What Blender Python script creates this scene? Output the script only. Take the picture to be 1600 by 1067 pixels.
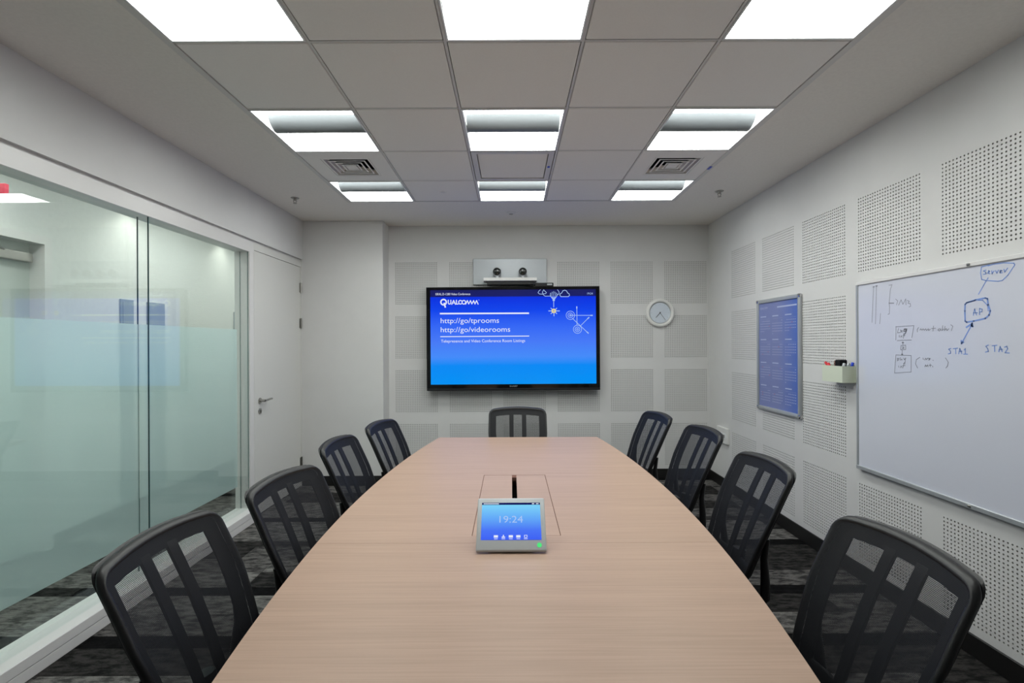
import bpy, bmesh, math, random
from mathutils import Vector, Matrix

random.seed(7)
for o in list(bpy.data.objects):
    bpy.data.objects.remove(o, do_unlink=True)
SC = bpy.context.scene
COL = SC.collection
R = math.radians

# ------------------------------------------------------------------ camera
F = 757.0                    # focal length in pixels of a 1600 px wide frame
CAM_H = 1.5
cam_d = bpy.data.cameras.new('camera')
cam = bpy.data.objects.new('camera', cam_d)
COL.objects.link(cam)
cam_d.sensor_width = 36.0
cam_d.lens = F / 1600 * 36.0
cam_d.shift_x = 2.5 / 1600
cam_d.shift_y = 3.5 / 1600
cam_d.clip_start = 0.02
cam.location = (0, 0, CAM_H)
cam.rotation_euler = (R(90), R(0.25), 0)
SC.camera = cam

# ------------------------------------------------------------------ world, exposure
W = bpy.data.worlds.new('world')
SC.world = W
W.use_nodes = True
W.node_tree.nodes['Background'].inputs[0].default_value = (0.8, 0.85, 0.9, 1)
W.node_tree.nodes['Background'].inputs[1].default_value = 0.05
SC.view_settings.view_transform = 'Standard'
SC.view_settings.look = 'None'
SC.view_settings.gamma = 1
SC.view_settings.use_curve_mapping = False
SC.view_settings.exposure = 0.0
SC.cycles.transparent_max_bounces = 24
LAMP = 16.6                  # radiance of the ceiling light diffusers

# ------------------------------------------------------------------ geometry constants (metres; y = depth into the room)
CEIL = 2.814
XL, XR = -2.205, 2.205
YB, YREAR = 5.39, -1.5
XPIER, YPIER = -1.352, 5.15
XC = -3.4                   # corridor wall
ROW_Y = [-0.895, -0.295, 0.305, 0.905, 1.505, 2.105, 2.705, 3.305, 3.9, 4.46]
COL_X = [-1.468, -0.872, -0.278, 0.322, 0.916, 1.5]


# ------------------------------------------------------------------ materials
def s2l(c):
    return tuple(((v / 255) / 12.92 if v / 255 <= 0.04045 else ((v / 255 + 0.055) / 1.055) ** 2.4) for v in c) + (1,)


def mat(name, rgb, rough=0.5, metal=0.0, spec=0.5, emit=None, strength=0.0):
    m = bpy.data.materials.new(name)
    m.use_nodes = True
    b = m.node_tree.nodes['Principled BSDF']
    b.inputs['Base Color'].default_value = s2l(rgb)
    b.inputs['Roughness'].default_value = rough
    b.inputs['Metallic'].default_value = metal
    b.inputs['Specular IOR Level'].default_value = spec
    if emit:
        b.inputs['Emission Color'].default_value = s2l(emit)
        b.inputs['Emission Strength'].default_value = strength
    return m


def nodes_of(m):
    return m.node_tree.nodes, m.node_tree.links, m.node_tree.nodes['Principled BSDF']


def noise_color(m, c1, c2, scale=(1, 1, 1), nscale=5, detail=4, lo=0.35, hi=0.65, bump=0.0, coord='Object'):
    n, l, b = nodes_of(m)
    tc = n.new('ShaderNodeTexCoord')
    mp = n.new('ShaderNodeMapping')
    mp.inputs['Scale'].default_value = scale
    ns = n.new('ShaderNodeTexNoise')
    ns.inputs['Scale'].default_value = nscale
    ns.inputs['Detail'].default_value = detail
    rp = n.new('ShaderNodeValToRGB')
    rp.color_ramp.elements[0].position = lo
    rp.color_ramp.elements[1].position = hi
    rp.color_ramp.elements[0].color = s2l(c1)
    rp.color_ramp.elements[1].color = s2l(c2)
    l.new(tc.outputs[coord], mp.inputs[0])
    l.new(mp.outputs[0], ns.inputs['Vector'])
    l.new(ns.outputs['Fac'], rp.inputs[0])
    l.new(rp.outputs[0], b.inputs['Base Color'])
    if bump:
        bp = n.new('ShaderNodeBump')
        bp.inputs['Strength'].default_value = bump
        bp.inputs['Distance'].default_value = 0.002
        l.new(ns.outputs['Fac'], bp.inputs['Height'])
        l.new(bp.outputs[0], b.inputs['Normal'])
    return m


M = {}
M['wall'] = noise_color(mat('wall_paint', (216, 215, 214), 0.8, spec=0.2), (215, 214, 213), (217, 216, 215), nscale=6)
M['panel'] = mat('perforated_board', (216, 215, 214), 0.8, spec=0.25)
M['hole'] = mat('dark_felt', (92, 91, 88), 0.9, spec=0.1)
M['ventshade'] = mat('vent_shade', (62, 62, 62), 0.8, spec=0.1)  # blade backs darkened: shade between the louvres put into the colour
M['holeshade'] = mat('hole_shade', (164, 162, 159), 0.85, spec=0.1)  # hole walls painted darker than the board, as shade inside the holes
M['ceil'] = noise_color(mat('ceiling_paint', (236, 232, 226), 0.85, spec=0.2), (234, 230, 224), (238, 234, 228), nscale=60, bump=0.02)
M['tile'] = noise_color(mat('ceiling_tile', (243, 240, 236), 0.8, spec=0.2), (242, 239, 235), (244, 241, 237), nscale=120, bump=0.05)
M['rail'] = mat('ceiling_rail', (216, 214, 211), 0.5)
M['white'] = mat('white_lacquer', (226, 225, 222), 0.35)
M['alu'] = mat('white_aluminium', (222, 220, 219), 0.35, spec=0.5)
M['door'] = mat('door_white', (216, 215, 211), 0.4, spec=0.4)
M['steel'] = mat('brushed_steel', (170, 168, 163), 0.3, metal=1.0)
M['chrome'] = mat('polished_metal', (205, 205, 208), 0.12, metal=1.0)
M['silver'] = mat('silver_plastic', (178, 182, 186), 0.35, metal=0.35)
M['black'] = mat('black_plastic', (24, 24, 26), 0.42, spec=0.4)
M['gloss'] = mat('gloss_black', (10, 10, 12), 0.1, spec=0.5)
M['skirt'] = mat('black_skirting', (20, 19, 19), 0.5)
M['fabric'] = noise_color(mat('black_fabric', (26, 26, 29), 0.9, spec=0.2), (20, 20, 23), (34, 34, 38), nscale=300, bump=0.2)
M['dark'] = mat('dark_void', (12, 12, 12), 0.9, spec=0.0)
M['corr'] = noise_color(mat('corridor_paint', (226, 228, 224), 0.8, spec=0.2), (224, 226, 222), (228, 230, 226), nscale=30)
M['greydoor'] = mat('corridor_door', (206, 212, 205), 0.45)
M['slate'] = mat('slate_blue_glazing', (150, 164, 168), 0.6)
M['red'] = mat('red_plastic', (214, 30, 46), 0.35)
M['redlit'] = mat('red_sign_face', (200, 60, 80), 0.4, emit=(220, 60, 80), strength=0.15)
M['blue'] = mat('blue_plastic', (16, 62, 200), 0.35)
M['green'] = mat('green_lamp', (60, 200, 110), 0.4, emit=(70, 220, 120), strength=0.6)
M['cream'] = mat('cream_plastic', (214, 220, 200), 0.45)
M['brushes'] = mat('brush_strip', (120, 88, 78), 0.9, spec=0.1)
M['print'] = mat('white_print', (178, 188, 222), 0.5)
M['printred'] = mat('orange_print', (196, 110, 110), 0.5)
M['inkblack'] = mat('black_marker_ink', (140, 142, 154), 0.6)
M['inkblue'] = mat('blue_marker_ink', (126, 156, 222), 0.6)
M['board'] = mat('whiteboard_enamel', (212, 214, 226), 0.16, spec=0.5)
M['clockface'] = mat('clock_face', (206, 214, 224), 0.3)
M['tablet'] = mat('tablet_shell', (192, 196, 199), 0.4)
M['lens'] = mat('lens_glass', (14, 22, 16), 0.05, spec=0.9)
M['lamp'] = mat('light_diffuser', (250, 250, 250), 0.6, emit=(250, 255, 250), strength=LAMP)
M['basket'] = mat('light_shield', (106, 110, 113), 0.5)
M['lampwhite'] = mat('light_housing', (240, 241, 242), 0.4)
M['bulb'] = mat('downlight_bulb', (255, 255, 255), 0.5, emit=(255, 250, 240), strength=6)


def emission_flat(name, rgb, strength=1.0):
    m = bpy.data.materials.new(name)
    m.use_nodes = True
    n = m.node_tree.nodes
    n.clear()
    e = n.new('ShaderNodeEmission')
    o = n.new('ShaderNodeOutputMaterial')
    e.inputs[0].default_value = s2l(rgb)
    e.inputs[1].default_value = strength
    m.node_tree.links.new(e.outputs[0], o.inputs[0])
    return m


def screen_mat(name, stops, z0, z1, strength=1.0):
    """lit display: vertical gradient picture, glossy glass in front"""
    m = mat(name, (4, 4, 6), 0.15, spec=0.25)
    n, l, b = nodes_of(m)
    tc = n.new('ShaderNodeTexCoord')
    sp = n.new('ShaderNodeSeparateXYZ')
    mr = n.new('ShaderNodeMapRange')
    mr.inputs['From Min'].default_value = z0
    mr.inputs['From Max'].default_value = z1
    rp = n.new('ShaderNodeValToRGB')
    el = rp.color_ramp.elements
    while len(el) > 1:
        el.remove(el[-1])
    el[0].position = stops[0][0]
    el[0].color = s2l(stops[0][1])
    for p, c in stops[1:]:
        e = el.new(p)
        e.color = s2l(c)
    l.new(tc.outputs['Object'], sp.inputs[0])
    l.new(sp.outputs['Z'], mr.inputs['Value'])
    l.new(mr.outputs[0], rp.inputs[0])
    l.new(rp.outputs[0], b.inputs['Emission Color'])
    b.inputs['Emission Strength'].default_value = strength
    return m


M['pixel'] = emission_flat('lit_white_pixels', (232, 238, 255), 0.95)
M['pixelsoft'] = emission_flat('lit_pale_pixels', (176, 206, 255), 0.9)
M['pixelyellow'] = emission_flat('lit_yellow_pixels', (236, 222, 160), 0.9)
M['pixelbar'] = emission_flat('lit_navy_pixels', (24, 28, 96), 0.8)


def glass_mat(name, tint, rough=0.0):
    m = bpy.data.materials.new(name)
    m.use_nodes = True
    n, l = m.node_tree.nodes, m.node_tree.links
    n.clear()
    out = n.new('ShaderNodeOutputMaterial')
    mix = n.new('ShaderNodeMixShader')
    fr = n.new('ShaderNodeFresnel')
    # a pane reflects alike on both of its faces
    ge = n.new('ShaderNodeNewGeometry')
    io = n.new('ShaderNodeMapRange')
    io.inputs['To Min'].default_value = 1.5
    io.inputs['To Max'].default_value = 1 / 1.5
    l.new(ge.outputs['Backfacing'], io.inputs['Value'])
    l.new(io.outputs[0], fr.inputs['IOR'])
    tr = n.new('ShaderNodeBsdfTransparent')
    tr.inputs[0].default_value = tint
    gl = n.new('ShaderNodeBsdfGlossy')
    gl.inputs['Roughness'].default_value = rough
    l.new(fr.outputs[0], mix.inputs[0])
    l.new(tr.outputs[0], mix.inputs[1])
    l.new(gl.outputs[0], mix.inputs[2])
    l.new(mix.outputs[0], out.inputs[0])
    return m


M['glass'] = glass_mat('clear_glass', (0.968, 0.992, 0.984, 1))
M['glassedge'] = mat('green_glass_edge', (70, 110, 108), 0.2)


def film_mat():
    m = bpy.data.materials.new('frosted_film')
    m.use_nodes = True
    n, l = m.node_tree.nodes, m.node_tree.links
    n.clear()
    out = n.new('ShaderNodeOutputMaterial')
    tr = n.new('ShaderNodeBsdfTransparent')
    tr.inputs[0].default_value = (0.9, 0.97, 0.97, 1)
    tl = n.new('ShaderNodeBsdfTranslucent')
    tl.inputs[0].default_value = (0.84, 0.97, 0.98, 1)
    df = n.new('ShaderNodeBsdfDiffuse')
    df.inputs[0].default_value = (0.74, 0.92, 0.92, 1)
    m1 = n.new('ShaderNodeMixShader')
    m1.inputs[0].default_value = 0.5
    m2 = n.new('ShaderNodeMixShader')
    m2.inputs[0].default_value = 0.67
    l.new(tl.outputs[0], m1.inputs[1])
    l.new(df.outputs[0], m1.inputs[2])
    l.new(tr.outputs[0], m2.inputs[1])
    l.new(m1.outputs[0], m2.inputs[2])
    l.new(m2.outputs[0], out.inputs[0])
    return m


M['film'] = film_mat()


def mesh_fabric():
    m = mat('chair_mesh_fabric', (27, 28, 33), 0.6, spec=0.3)
    n, l, b = nodes_of(m)
    uv = n.new('ShaderNodeUVMap')
    sp = n.new('ShaderNodeSeparateXYZ')
    l.new(uv.outputs[0], sp.inputs[0])

    def tri(sock, pitch):
        a = n.new('ShaderNodeMath'); a.operation = 'PINGPONG'
        a.inputs[1].default_value = pitch / 2
        l.new(sock, a.inputs[0])
        g = n.new('ShaderNodeMath'); g.operation = 'GREATER_THAN'
        g.inputs[1].default_value = pitch * 0.19
        l.new(a.outputs[0], g.inputs[0])
        return g.outputs[0]
    h1 = tri(sp.outputs['X'], 0.0036)
    h2 = tri(sp.outputs['Y'], 0.0036)
    mu = n.new('ShaderNodeMath'); mu.operation = 'MULTIPLY'
    l.new(h1, mu.inputs[0]); l.new(h2, mu.inputs[1])
    tr = n.new('ShaderNodeBsdfTransparent')
    mx = n.new('ShaderNodeMixShader')
    out = n['Material Output']
    l.new(mu.outputs[0], mx.inputs[0])
    l.new(b.outputs[0], mx.inputs[1])
    l.new(tr.outputs[0], mx.inputs[2])
    l.new(mx.outputs[0], out.inputs[0])
    return m


M['mesh'] = mesh_fabric()


def wood():
    m = mat('pale_beech_veneer', (205, 170, 150), 0.42, spec=0.35)
    n, l, b = nodes_of(m)
    tc = n.new('ShaderNodeTexCoord')
    mp = n.new('ShaderNodeMapping'); mp.inputs['Scale'].default_value = (1.6, 95, 1)
    n1 = n.new('ShaderNodeTexNoise'); n1.inputs['Scale'].default_value = 2.0; n1.inputs['Detail'].default_value = 6
    mp2 = n.new('ShaderNodeMapping'); mp2.inputs['Scale'].default_value = (0.5, 9, 1)
    n2 = n.new('ShaderNodeTexNoise'); n2.inputs['Scale'].default_value = 2.0; n2.inputs['Detail'].default_value = 3
    ad = n.new('ShaderNodeMix'); ad.data_type = 'FLOAT'; ad.inputs[0].default_value = 0.35
    rp = n.new('ShaderNodeValToRGB')
    rp.color_ramp.elements[0].position = 0.36; rp.color_ramp.elements[0].color = s2l((170, 143, 125))
    rp.color_ramp.elements[1].position = 0.62; rp.color_ramp.elements[1].color = s2l((182, 153, 135))
    l.new(tc.outputs['Object'], mp.inputs[0]); l.new(mp.outputs[0], n1.inputs['Vector'])
    l.new(tc.outputs['Object'], mp2.inputs[0]); l.new(mp2.outputs[0], n2.inputs['Vector'])
    l.new(n1.outputs['Fac'], ad.inputs[2]); l.new(n2.outputs['Fac'], ad.inputs[3])
    l.new(ad.outputs[0], rp.inputs[0]); l.new(rp.outputs[0], b.inputs['Base Color'])
    return m


M['wood'] = wood()


def carpet(name, a, c):
    m = mat(name, a, 0.95, spec=0.05)
    n, l, b = nodes_of(m)
    ge = n.new('ShaderNodeNewGeometry')
    mp = n.new('ShaderNodeMapping'); mp.inputs['Scale'].default_value = (3.2, 9, 1)
    n1 = n.new('ShaderNodeTexNoise'); n1.inputs['Scale'].default_value = 3.4; n1.inputs['Detail'].default_value = 10; n1.inputs['Roughness'].default_value = 0.68
    n2 = n.new('ShaderNodeTexNoise'); n2.inputs['Scale'].default_value = 260; n2.inputs['Detail'].default_value = 2
    rp = n.new('ShaderNodeValToRGB')
    rp.color_ramp.elements[0].position = 0.42; rp.color_ramp.elements[0].color = s2l(a)
    rp.color_ramp.elements[1].position = 0.58; rp.color_ramp.elements[1].color = s2l(c)
    mx = n.new('ShaderNodeMix'); mx.data_type = 'RGBA'; mx.blend_type = 'MULTIPLY'; mx.inputs[0].default_value = 0.6
    rp2 = n.new('ShaderNodeValToRGB')
    rp2.color_ramp.elements[0].position = 0.3; rp2.color_ramp.elements[0].color = (0.35, 0.35, 0.35, 1)
    rp2.color_ramp.elements[1].position = 0.7; rp2.color_ramp.elements[1].color = (1, 1, 1, 1)
    bp = n.new('ShaderNodeBump'); bp.inputs['Strength'].default_value = 0.5; bp.inputs['Distance'].default_value = 0.004
    l.new(ge.outputs['Position'], mp.inputs[0]); l.new(mp.outputs[0], n1.inputs['Vector'])
    l.new(ge.outputs['Position'], n2.inputs['Vector'])
    l.new(n1.outputs['Fac'], rp.inputs[0]); l.new(n2.outputs['Fac'], rp2.inputs[0])
    l.new(rp.outputs[0], mx.inputs[6]); l.new(rp2.outputs[0], mx.inputs[7])
    l.new(mx.outputs[2], b.inputs['Base Color'])
    l.new(n2.outputs['Fac'], bp.inputs['Height']); l.new(bp.outputs[0], b.inputs['Normal'])
    return m


M['carpet'] = [carpet('carpet_grey', (72, 71, 70), (132, 129, 126)), carpet('carpet_mid', (54, 53, 53), (112, 109, 107)),
               carpet('carpet_dark', (30, 30, 30), (64, 62, 61)), carpet('carpet_black', (14, 14, 15), (26, 26, 27))]
M['subfloor'] = mat('subfloor', (16, 16, 16), 0.9)


# ------------------------------------------------------------------ mesh builder
class MB:
    def __init__(self):
        self.v, self.f, self.mi, self.uv = [], [], [], {}

    def vert(self, *p):
        self.v.append(tuple(p))
        return len(self.v) - 1

    def face(self, ids, mi=0):
        self.f.append(tuple(ids)); self.mi.append(mi)

    def quad(self, a, b, c, d, mi=0):
        i = len(self.v)
        self.v += [tuple(a), tuple(b), tuple(c), tuple(d)]
        self.face((i, i + 1, i + 2, i + 3), mi)
        return self

    def box(self, x0, x1, y0, y1, z0, z1, mi=0):
        i = len(self.v)
        for z in (z0, z1):
            self.v += [(x0, y0, z), (x1, y0, z), (x1, y1, z), (x0, y1, z)]
        for q in ((3, 2, 1, 0), (4, 5, 6, 7), (0, 1, 5, 4), (1, 2, 6, 5), (2, 3, 7, 6), (3, 0, 4, 7)):
            self.face([i + k for k in q], mi)
        return self

    def rbox(self, x0, x1, y0, y1, z0, z1, r=0.005, seg=2, mi=0):
        """bevelled box"""
        bm = bmesh.new()
        bmesh.ops.create_cube(bm, size=1)
        for v in bm.verts:
            v.co = ((x0 + x1) / 2 + v.co.x * (x1 - x0), (y0 + y1) / 2 + v.co.y * (y1 - y0), (z0 + z1) / 2 + v.co.z * (z1 - z0))
        bmesh.ops.bevel(bm, geom=list(bm.edges), offset=r, segments=seg, profile=0.5, affect='EDGES')
        return self.absorb(bm, mi)

    def absorb(self, bm, mi=0):
        i = len(self.v)
        bm.verts.index_update()
        for v in bm.verts:
            self.v.append(tuple(v.co))
        for f in bm.faces:
            self.face([i + v.index for v in f.verts], mi)
        bm.free()
        return self

    def prism(self, poly, z0, z1, mi=0):
        """poly: ccw list of (x, y)"""
        i = len(self.v); n = len(poly)
        self.v += [(x, y, z0) for x, y in poly] + [(x, y, z1) for x, y in poly]
        self.face([i + k for k in reversed(range(n))], mi)
        self.face([i + n + k for k in range(n)], mi)
        for k in range(n):
            k2 = (k + 1) % n
            self.face((i + k, i + k2, i + n + k2, i + n + k), mi)
        return self

    def tube(self, path, r, seg=10, closed=False, caps=True, mi=0):
        pts = [Vector(p) for p in path]
        n = len(pts)
        rr = r if isinstance(r, (list, tuple)) else [r] * n
        rings = []
        up = None
        for k in range(n):
            if closed:
                t = pts[(k + 1) % n] - pts[k - 1]
            else:
                t = pts[min(k + 1, n - 1)] - pts[max(k - 1, 0)]
            t.normalize()
            if up is None:
                up = Vector((0, 0, 1)) if abs(t.z) < 0.9 else Vector((1, 0, 0))
            a = (up - t * up.dot(t)); a.normalize()
            up = a
            b = t.cross(a)
            i = len(self.v)
            for s in range(seg):
                an = 2 * math.pi * s / seg
                self.v.append(tuple(pts[k] + a * (math.cos(an) * rr[k]) + b * (math.sin(an) * rr[k])))
            rings.append(i)
        m = n if closed else n - 1
        for k in range(m):
            i, j = rings[k], rings[(k + 1) % n]
            for s in range(seg):
                s2 = (s + 1) % seg
                self.face((i + s, i + s2, j + s2, j + s), mi)
        if caps and not closed:
            self.face([rings[0] + s for s in reversed(range(seg))], mi)
            self.face([rings[-1] + s for s in range(seg)], mi)
        return self

    def lathe(self, prof, seg=24, mi=0, axis='z', at=(0, 0, 0)):
        """prof: list of (r, h); closed at ends with fans when r == 0"""
        rings = []
        for r, h in prof:
            i = len(self.v)
            for s in range(seg):
                an = 2 * math.pi * s / seg
                c, sn = r * math.cos(an), r * math.sin(an)
                if axis == 'z':
                    p = (c, sn, h)
                elif axis == 'y':
                    p = (c, h, sn)
                else:
                    p = (h, c, sn)
                self.v.append((p[0] + at[0], p[1] + at[1], p[2] + at[2]))
            rings.append(i)
        for a, b in zip(rings, rings[1:]):
            for s in range(seg):
                s2 = (s + 1) % seg
                self.face((a + s, a + s2, b + s2, b + s), mi)
        self.face([rings[0] + s for s in reversed(range(seg))], mi)
        self.face([rings[-1] + s for s in range(seg)], mi)
        return self

    def ribbon(self, pts, w, fn, mi=0):
        """flat stroke through 2-D points; fn maps (a, b) to 3-D"""
        for (x0, y0), (x1, y1) in zip(pts, pts[1:]):
            dx, dy = x1 - x0, y1 - y0
            L = math.hypot(dx, dy)
            if L < 1e-9:
                continue
            ux, uy = dx / L, dy / L
            e = w * 0.35
            ax, ay, bx, by = x0 - ux * e, y0 - uy * e, x1 + ux * e, y1 + uy * e
            nx, ny = -uy * w / 2, ux * w / 2
            self.quad(fn(ax - nx, ay - ny), fn(bx - nx, by - ny), fn(bx + nx, by + ny), fn(ax + nx, ay + ny), mi)
        return self

    def build(self, name, mats, parent=None, smooth=False, loc=None, rot=None, uv=None):
        me = bpy.data.meshes.new(name)
        me.from_pydata(self.v, [], self.f)
        for m in (mats if isinstance(mats, (list, tuple)) else [mats]):
            me.materials.append(M[m] if isinstance(m, str) else m)
        me.polygons.foreach_set('material_index', self.mi)
        bm = bmesh.new(); bm.from_mesh(me)
        if smooth:
            bmesh.ops.remove_doubles(bm, verts=bm.verts, dist=1e-6)
        bmesh.ops.recalc_face_normals(bm, faces=bm.faces)
        bm.to_mesh(me); bm.free()
        if smooth:
            me.polygons.foreach_set('use_smooth', [True] * len(me.polygons))
            me.set_sharp_from_angle(angle=R(smooth if smooth is not True else 40))
        o = bpy.data.objects.new(name, me)
        COL.objects.link(o)
        if parent:
            o.parent = parent
        if loc:
            o.location = loc
        if rot:
            o.rotation_euler = rot
        return o


def obj_from(me, name, parent=None, loc=(0, 0, 0), rot=(0, 0, 0)):
    o = bpy.data.objects.new(name, me)
    COL.objects.link(o)
    o.parent = parent
    o.location = loc
    o.rotation_euler = rot
    return o


def empty(name, loc=(0, 0, 0), rot=(0, 0, 0)):
    o = bpy.data.objects.new(name, None)
    o.empty_display_size = 0.1
    COL.objects.link(o)
    o.location = loc
    o.rotation_euler = rot
    return o


def tag(o, label, cat, group=None):
    o['label'] = label
    o['category'] = cat
    if group:
        o['group'] = group
    return o


def struct(o, label=None):
    o['kind'] = 'structure'
    if label:
        o['label'] = label
    return o


def copy_tree(o, parent=None):
    c = o.copy()
    COL.objects.link(c)
    c.parent = parent
    for ch in list(o.children):
        copy_tree(ch, c)
    return c


def text_mesh(body, name, material, parent, loc, rot, width=None, height=None, align='LEFT', depth=0.0):
    cu = bpy.data.curves.new(name, 'FONT')
    cu.body = body
    cu.size = 1.0
    cu.align_x = 'LEFT'
    cu.extrude = depth
    cu.resolution_u = 3
    tmp = bpy.data.objects.new('tmp_text', cu)
    COL.objects.link(tmp)
    bpy.context.view_layer.update()
    me = bpy.data.meshes.new_from_object(tmp.evaluated_get(bpy.context.evaluated_depsgraph_get()))
    bpy.data.objects.remove(tmp, do_unlink=True)
    bpy.data.curves.remove(cu)
    xs = [v.co.x for v in me.vertices]
    ys = [v.co.y for v in me.vertices]
    w, h = max(xs) - min(xs), max(ys) - min(ys)
    sx = width / w if width else height / h
    sy = height / h if height else sx
    x0 = min(xs) if align == 'LEFT' else (min(xs) + max(xs)) / 2
    for v in me.vertices:
        v.co.x = (v.co.x - x0) * sx
        v.co.y = (v.co.y - min(ys)) * sy
    me.name = name
    me.materials.append(M[material])
    return obj_from(me, name, parent, loc, rot)


def circle(cx, cy, r, n=20, a0=0, a1=360):
    return [(cx + r * math.cos(R(a0 + (a1 - a0) * k / n)), cy + r * math.sin(R(a0 + (a1 - a0) * k / n))) for k in range(n + 1)]


# ================================================================== THE SETTING
# ---- floor: sub-floor slab + carpet planks
fl = struct(MB().box(XC - 0.1, XR + 0.15, YREAR - 0.1, 9.0, -0.08, -0.006).build('floor', 'subfloor'), 'dark grey and black patterned carpet planks')
plank_me = {}
for hgt in (0.2, 0.1):
    for k in range(4):
        o = MB().rbox(-0.499, 0.499, -hgt / 2 + 0.001, hgt / 2 - 0.001, -0.006, 0.0, 0.0012, 1).build('carpet_plank', M['carpet'][k])
        plank_me[(hgt, k)] = o.data
        bpy.data.objects.remove(o)
rows, y, k = [], 0.1, 0
while y < 5.4:
    h = (0.2, 0.2, 0.1, 0.2, 0.2, 0.2, 0.1)[k % 7]
    rows.append((y, h)); y += h; k += 1
for i, (y, h) in enumerate(rows):
    off = random.choice((0, 0.25, 0.5, 0.75))
    x = -3.4 - off
    while x < XR:
        if x + 1 > -3.4:
            a, b = max(x, -3.4), min(x + 1, XR)
            if b - a > 0.02:
                kind = 3 if h == 0.1 and random.random() < 0.75 else random.choice((0, 0, 1, 1, 2, 2))
                o = obj_from(plank_me[(h, kind)], 'carpet_plank', fl, ((a + b) / 2, y + h / 2, 0))
                o.scale.x = b - a
        x += 1
fill = MB()
fill.box(XC, XR, YREAR, 0.1, -0.006, 0).box(XC, XL - 0.1, rows[-1][0] + rows[-1][1], 9, -0.006, 0)
fo = fill.build('carpet_field', M['carpet'][1], fl)

# ---- perforated acoustic board: one shared mesh
PN, PP = 24, 0.0198
PS = PN * PP                     # 0.475 m


def perforated_mesh():
    b = MB()
    r, dep = 0.0046, 0.012
    for i in range(PN):
        for j in range(PN):
            cx, cz = -PS / 2 + (i + 0.5) * PP, -PS / 2 + (j + 0.5) * PP
            hp = PP / 2
            sq = [(hp, 0), (hp, hp), (0, hp), (-hp, hp), (-hp, 0), (-hp, -hp), (0, -hp), (hp, -hp)]
            n0 = len(b.v)
            for sx, sz in sq:
                b.v.append((cx + sx, 0, cz + sz))
            for q in range(8):
                b.v.append((cx + r * math.cos(q * math.pi / 4), 0, cz + r * math.sin(q * math.pi / 4)))
            for q in range(8):
                b.v.append((cx + r * math.cos(q * math.pi / 4), dep, cz + r * math.sin(q * math.pi / 4)))
            for q in range(8):
                p = (q + 1) % 8
                b.face((n0 + q, n0 + p, n0 + 8 + p, n0 + 8 + q), 0)
                b.face((n0 + 8 + q, n0 + 8 + p, n0 + 16 + p, n0 + 16 + q), 2)
            b.face([n0 + 16 + q for q in range(8)], 1)
    me = bpy.data.meshes.new('perforated_panel')
    me.from_pydata(b.v, [], b.f)
    me.materials.append(M['panel']); me.materials.append(M['hole']); me.materials.append(M['holeshade'])
    me.polygons.foreach_set('material_index', b.mi)
    bm = bmesh.new(); bm.from_mesh(me)
    bmesh.ops.remove_doubles(bm, verts=bm.verts, dist=1e-5)
    bmesh.ops.recalc_face_normals(bm, faces=bm.faces)
    # the sheet must face -y
    flat = [f for f in bm.faces if abs(f.normal.y) > 0.9 and abs(f.verts[0].co.y) < 1e-6]
    if flat and flat[0].normal.y > 0:
        bmesh.ops.reverse_faces(bm, faces=bm.faces)
    bm.to_mesh(me); bm.free()
    return me


perf = perforated_mesh()
ROWZ = [2.175, 1.575, 0.977, 0.378]      # row centres of the perforated squares


def perforated_wall(name, label, u0, u1, centres, place, thick, rot):
    """place(u, v, d) -> 3-D point; openings are filled by perforated panels"""
    us = sorted(set([u0, u1] + [c + s * PS / 2 for c in centres for s in (-1, 1)]))
    vs = sorted(set([0, CEIL] + [c + s * PS / 2 for c in ROWZ for s in (-1, 1)]))
    b = MB()
    for a0, a1 in zip(us, us[1:]):
        for b0, b1 in zip(vs, vs[1:]):
            mu, mv = (a0 + a1) / 2, (b0 + b1) / 2
            if any(abs(mu - c) < PS / 2 for c in centres) and any(abs(mv - c) < PS / 2 for c in ROWZ):
                continue
            b.quad(place(a0, b0, 0), place(a1, b0, 0), place(a1, b1, 0), place(a0, b1, 0))
    p0, p1 = place(u0, 0, 0.02), place(u1, CEIL, thick)
    lo = [min(a, c) for a, c in zip(p0, p1)]; hi = [max(a, c) for a, c in zip(p0, p1)]
    b.box(lo[0], hi[0], lo[1], hi[1], lo[2], hi[2])
    w = struct(b.build(name, 'wall'), label)
    for c in centres:
        for v in ROWZ:
            obj_from(perf, 'perforated_panel', w, place(c, v, 0), rot)
    return w


perforated_wall('wall_back', 'white end wall of perforated acoustic board', XPIER - 0.02, XR + 0.1,
                [-1.045, -0.443, 0.156, 0.758, 1.352, 1.95], lambda u, v, d: (u, YB + d, v), 0.14, (0, 0, 0))
perforated_wall('wall_right', 'white side wall of perforated acoustic board', YREAR - 0.1, YB,
                [-1.288, -0.7, -0.112, 0.476, 1.064, 1.652, 2.24, 2.835, 3.42, 4.0, 4.592], lambda u, v, d: (XR + d, u, v), 0.14, (0, 0, R(-90)))
struct(MB().box(XC - 0.1, XR + 0.1, YREAR - 0.12, YREAR, 0, CEIL).build('wall_rear', 'wall'), 'plain white wall behind the viewer')
struct(MB().rbox(XL - 0.12, XPIER, YPIER, YB + 0.14, 0, CEIL, 0.004, 1).build('wall_pier', 'wall'), 'white corner pier beside the door')
# bulkhead above glazing
XG = -2.218                      # face of the glazing frame and of the door
ZBULK = 2.403
struct(MB().box(XL - 0.16, XL, YREAR, YPIER, ZBULK, CEIL).build('wall_left', 'wall'), 'white bulkhead over the glass partition')
# beyond the partition: wall over the corridor side up to its ceiling, and stub behind door end
struct(MB().box(XL - 0.16, XL - 0.12, YPIER, 9, 0, CEIL).build('wall_corridor_return', 'corr'))

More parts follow.
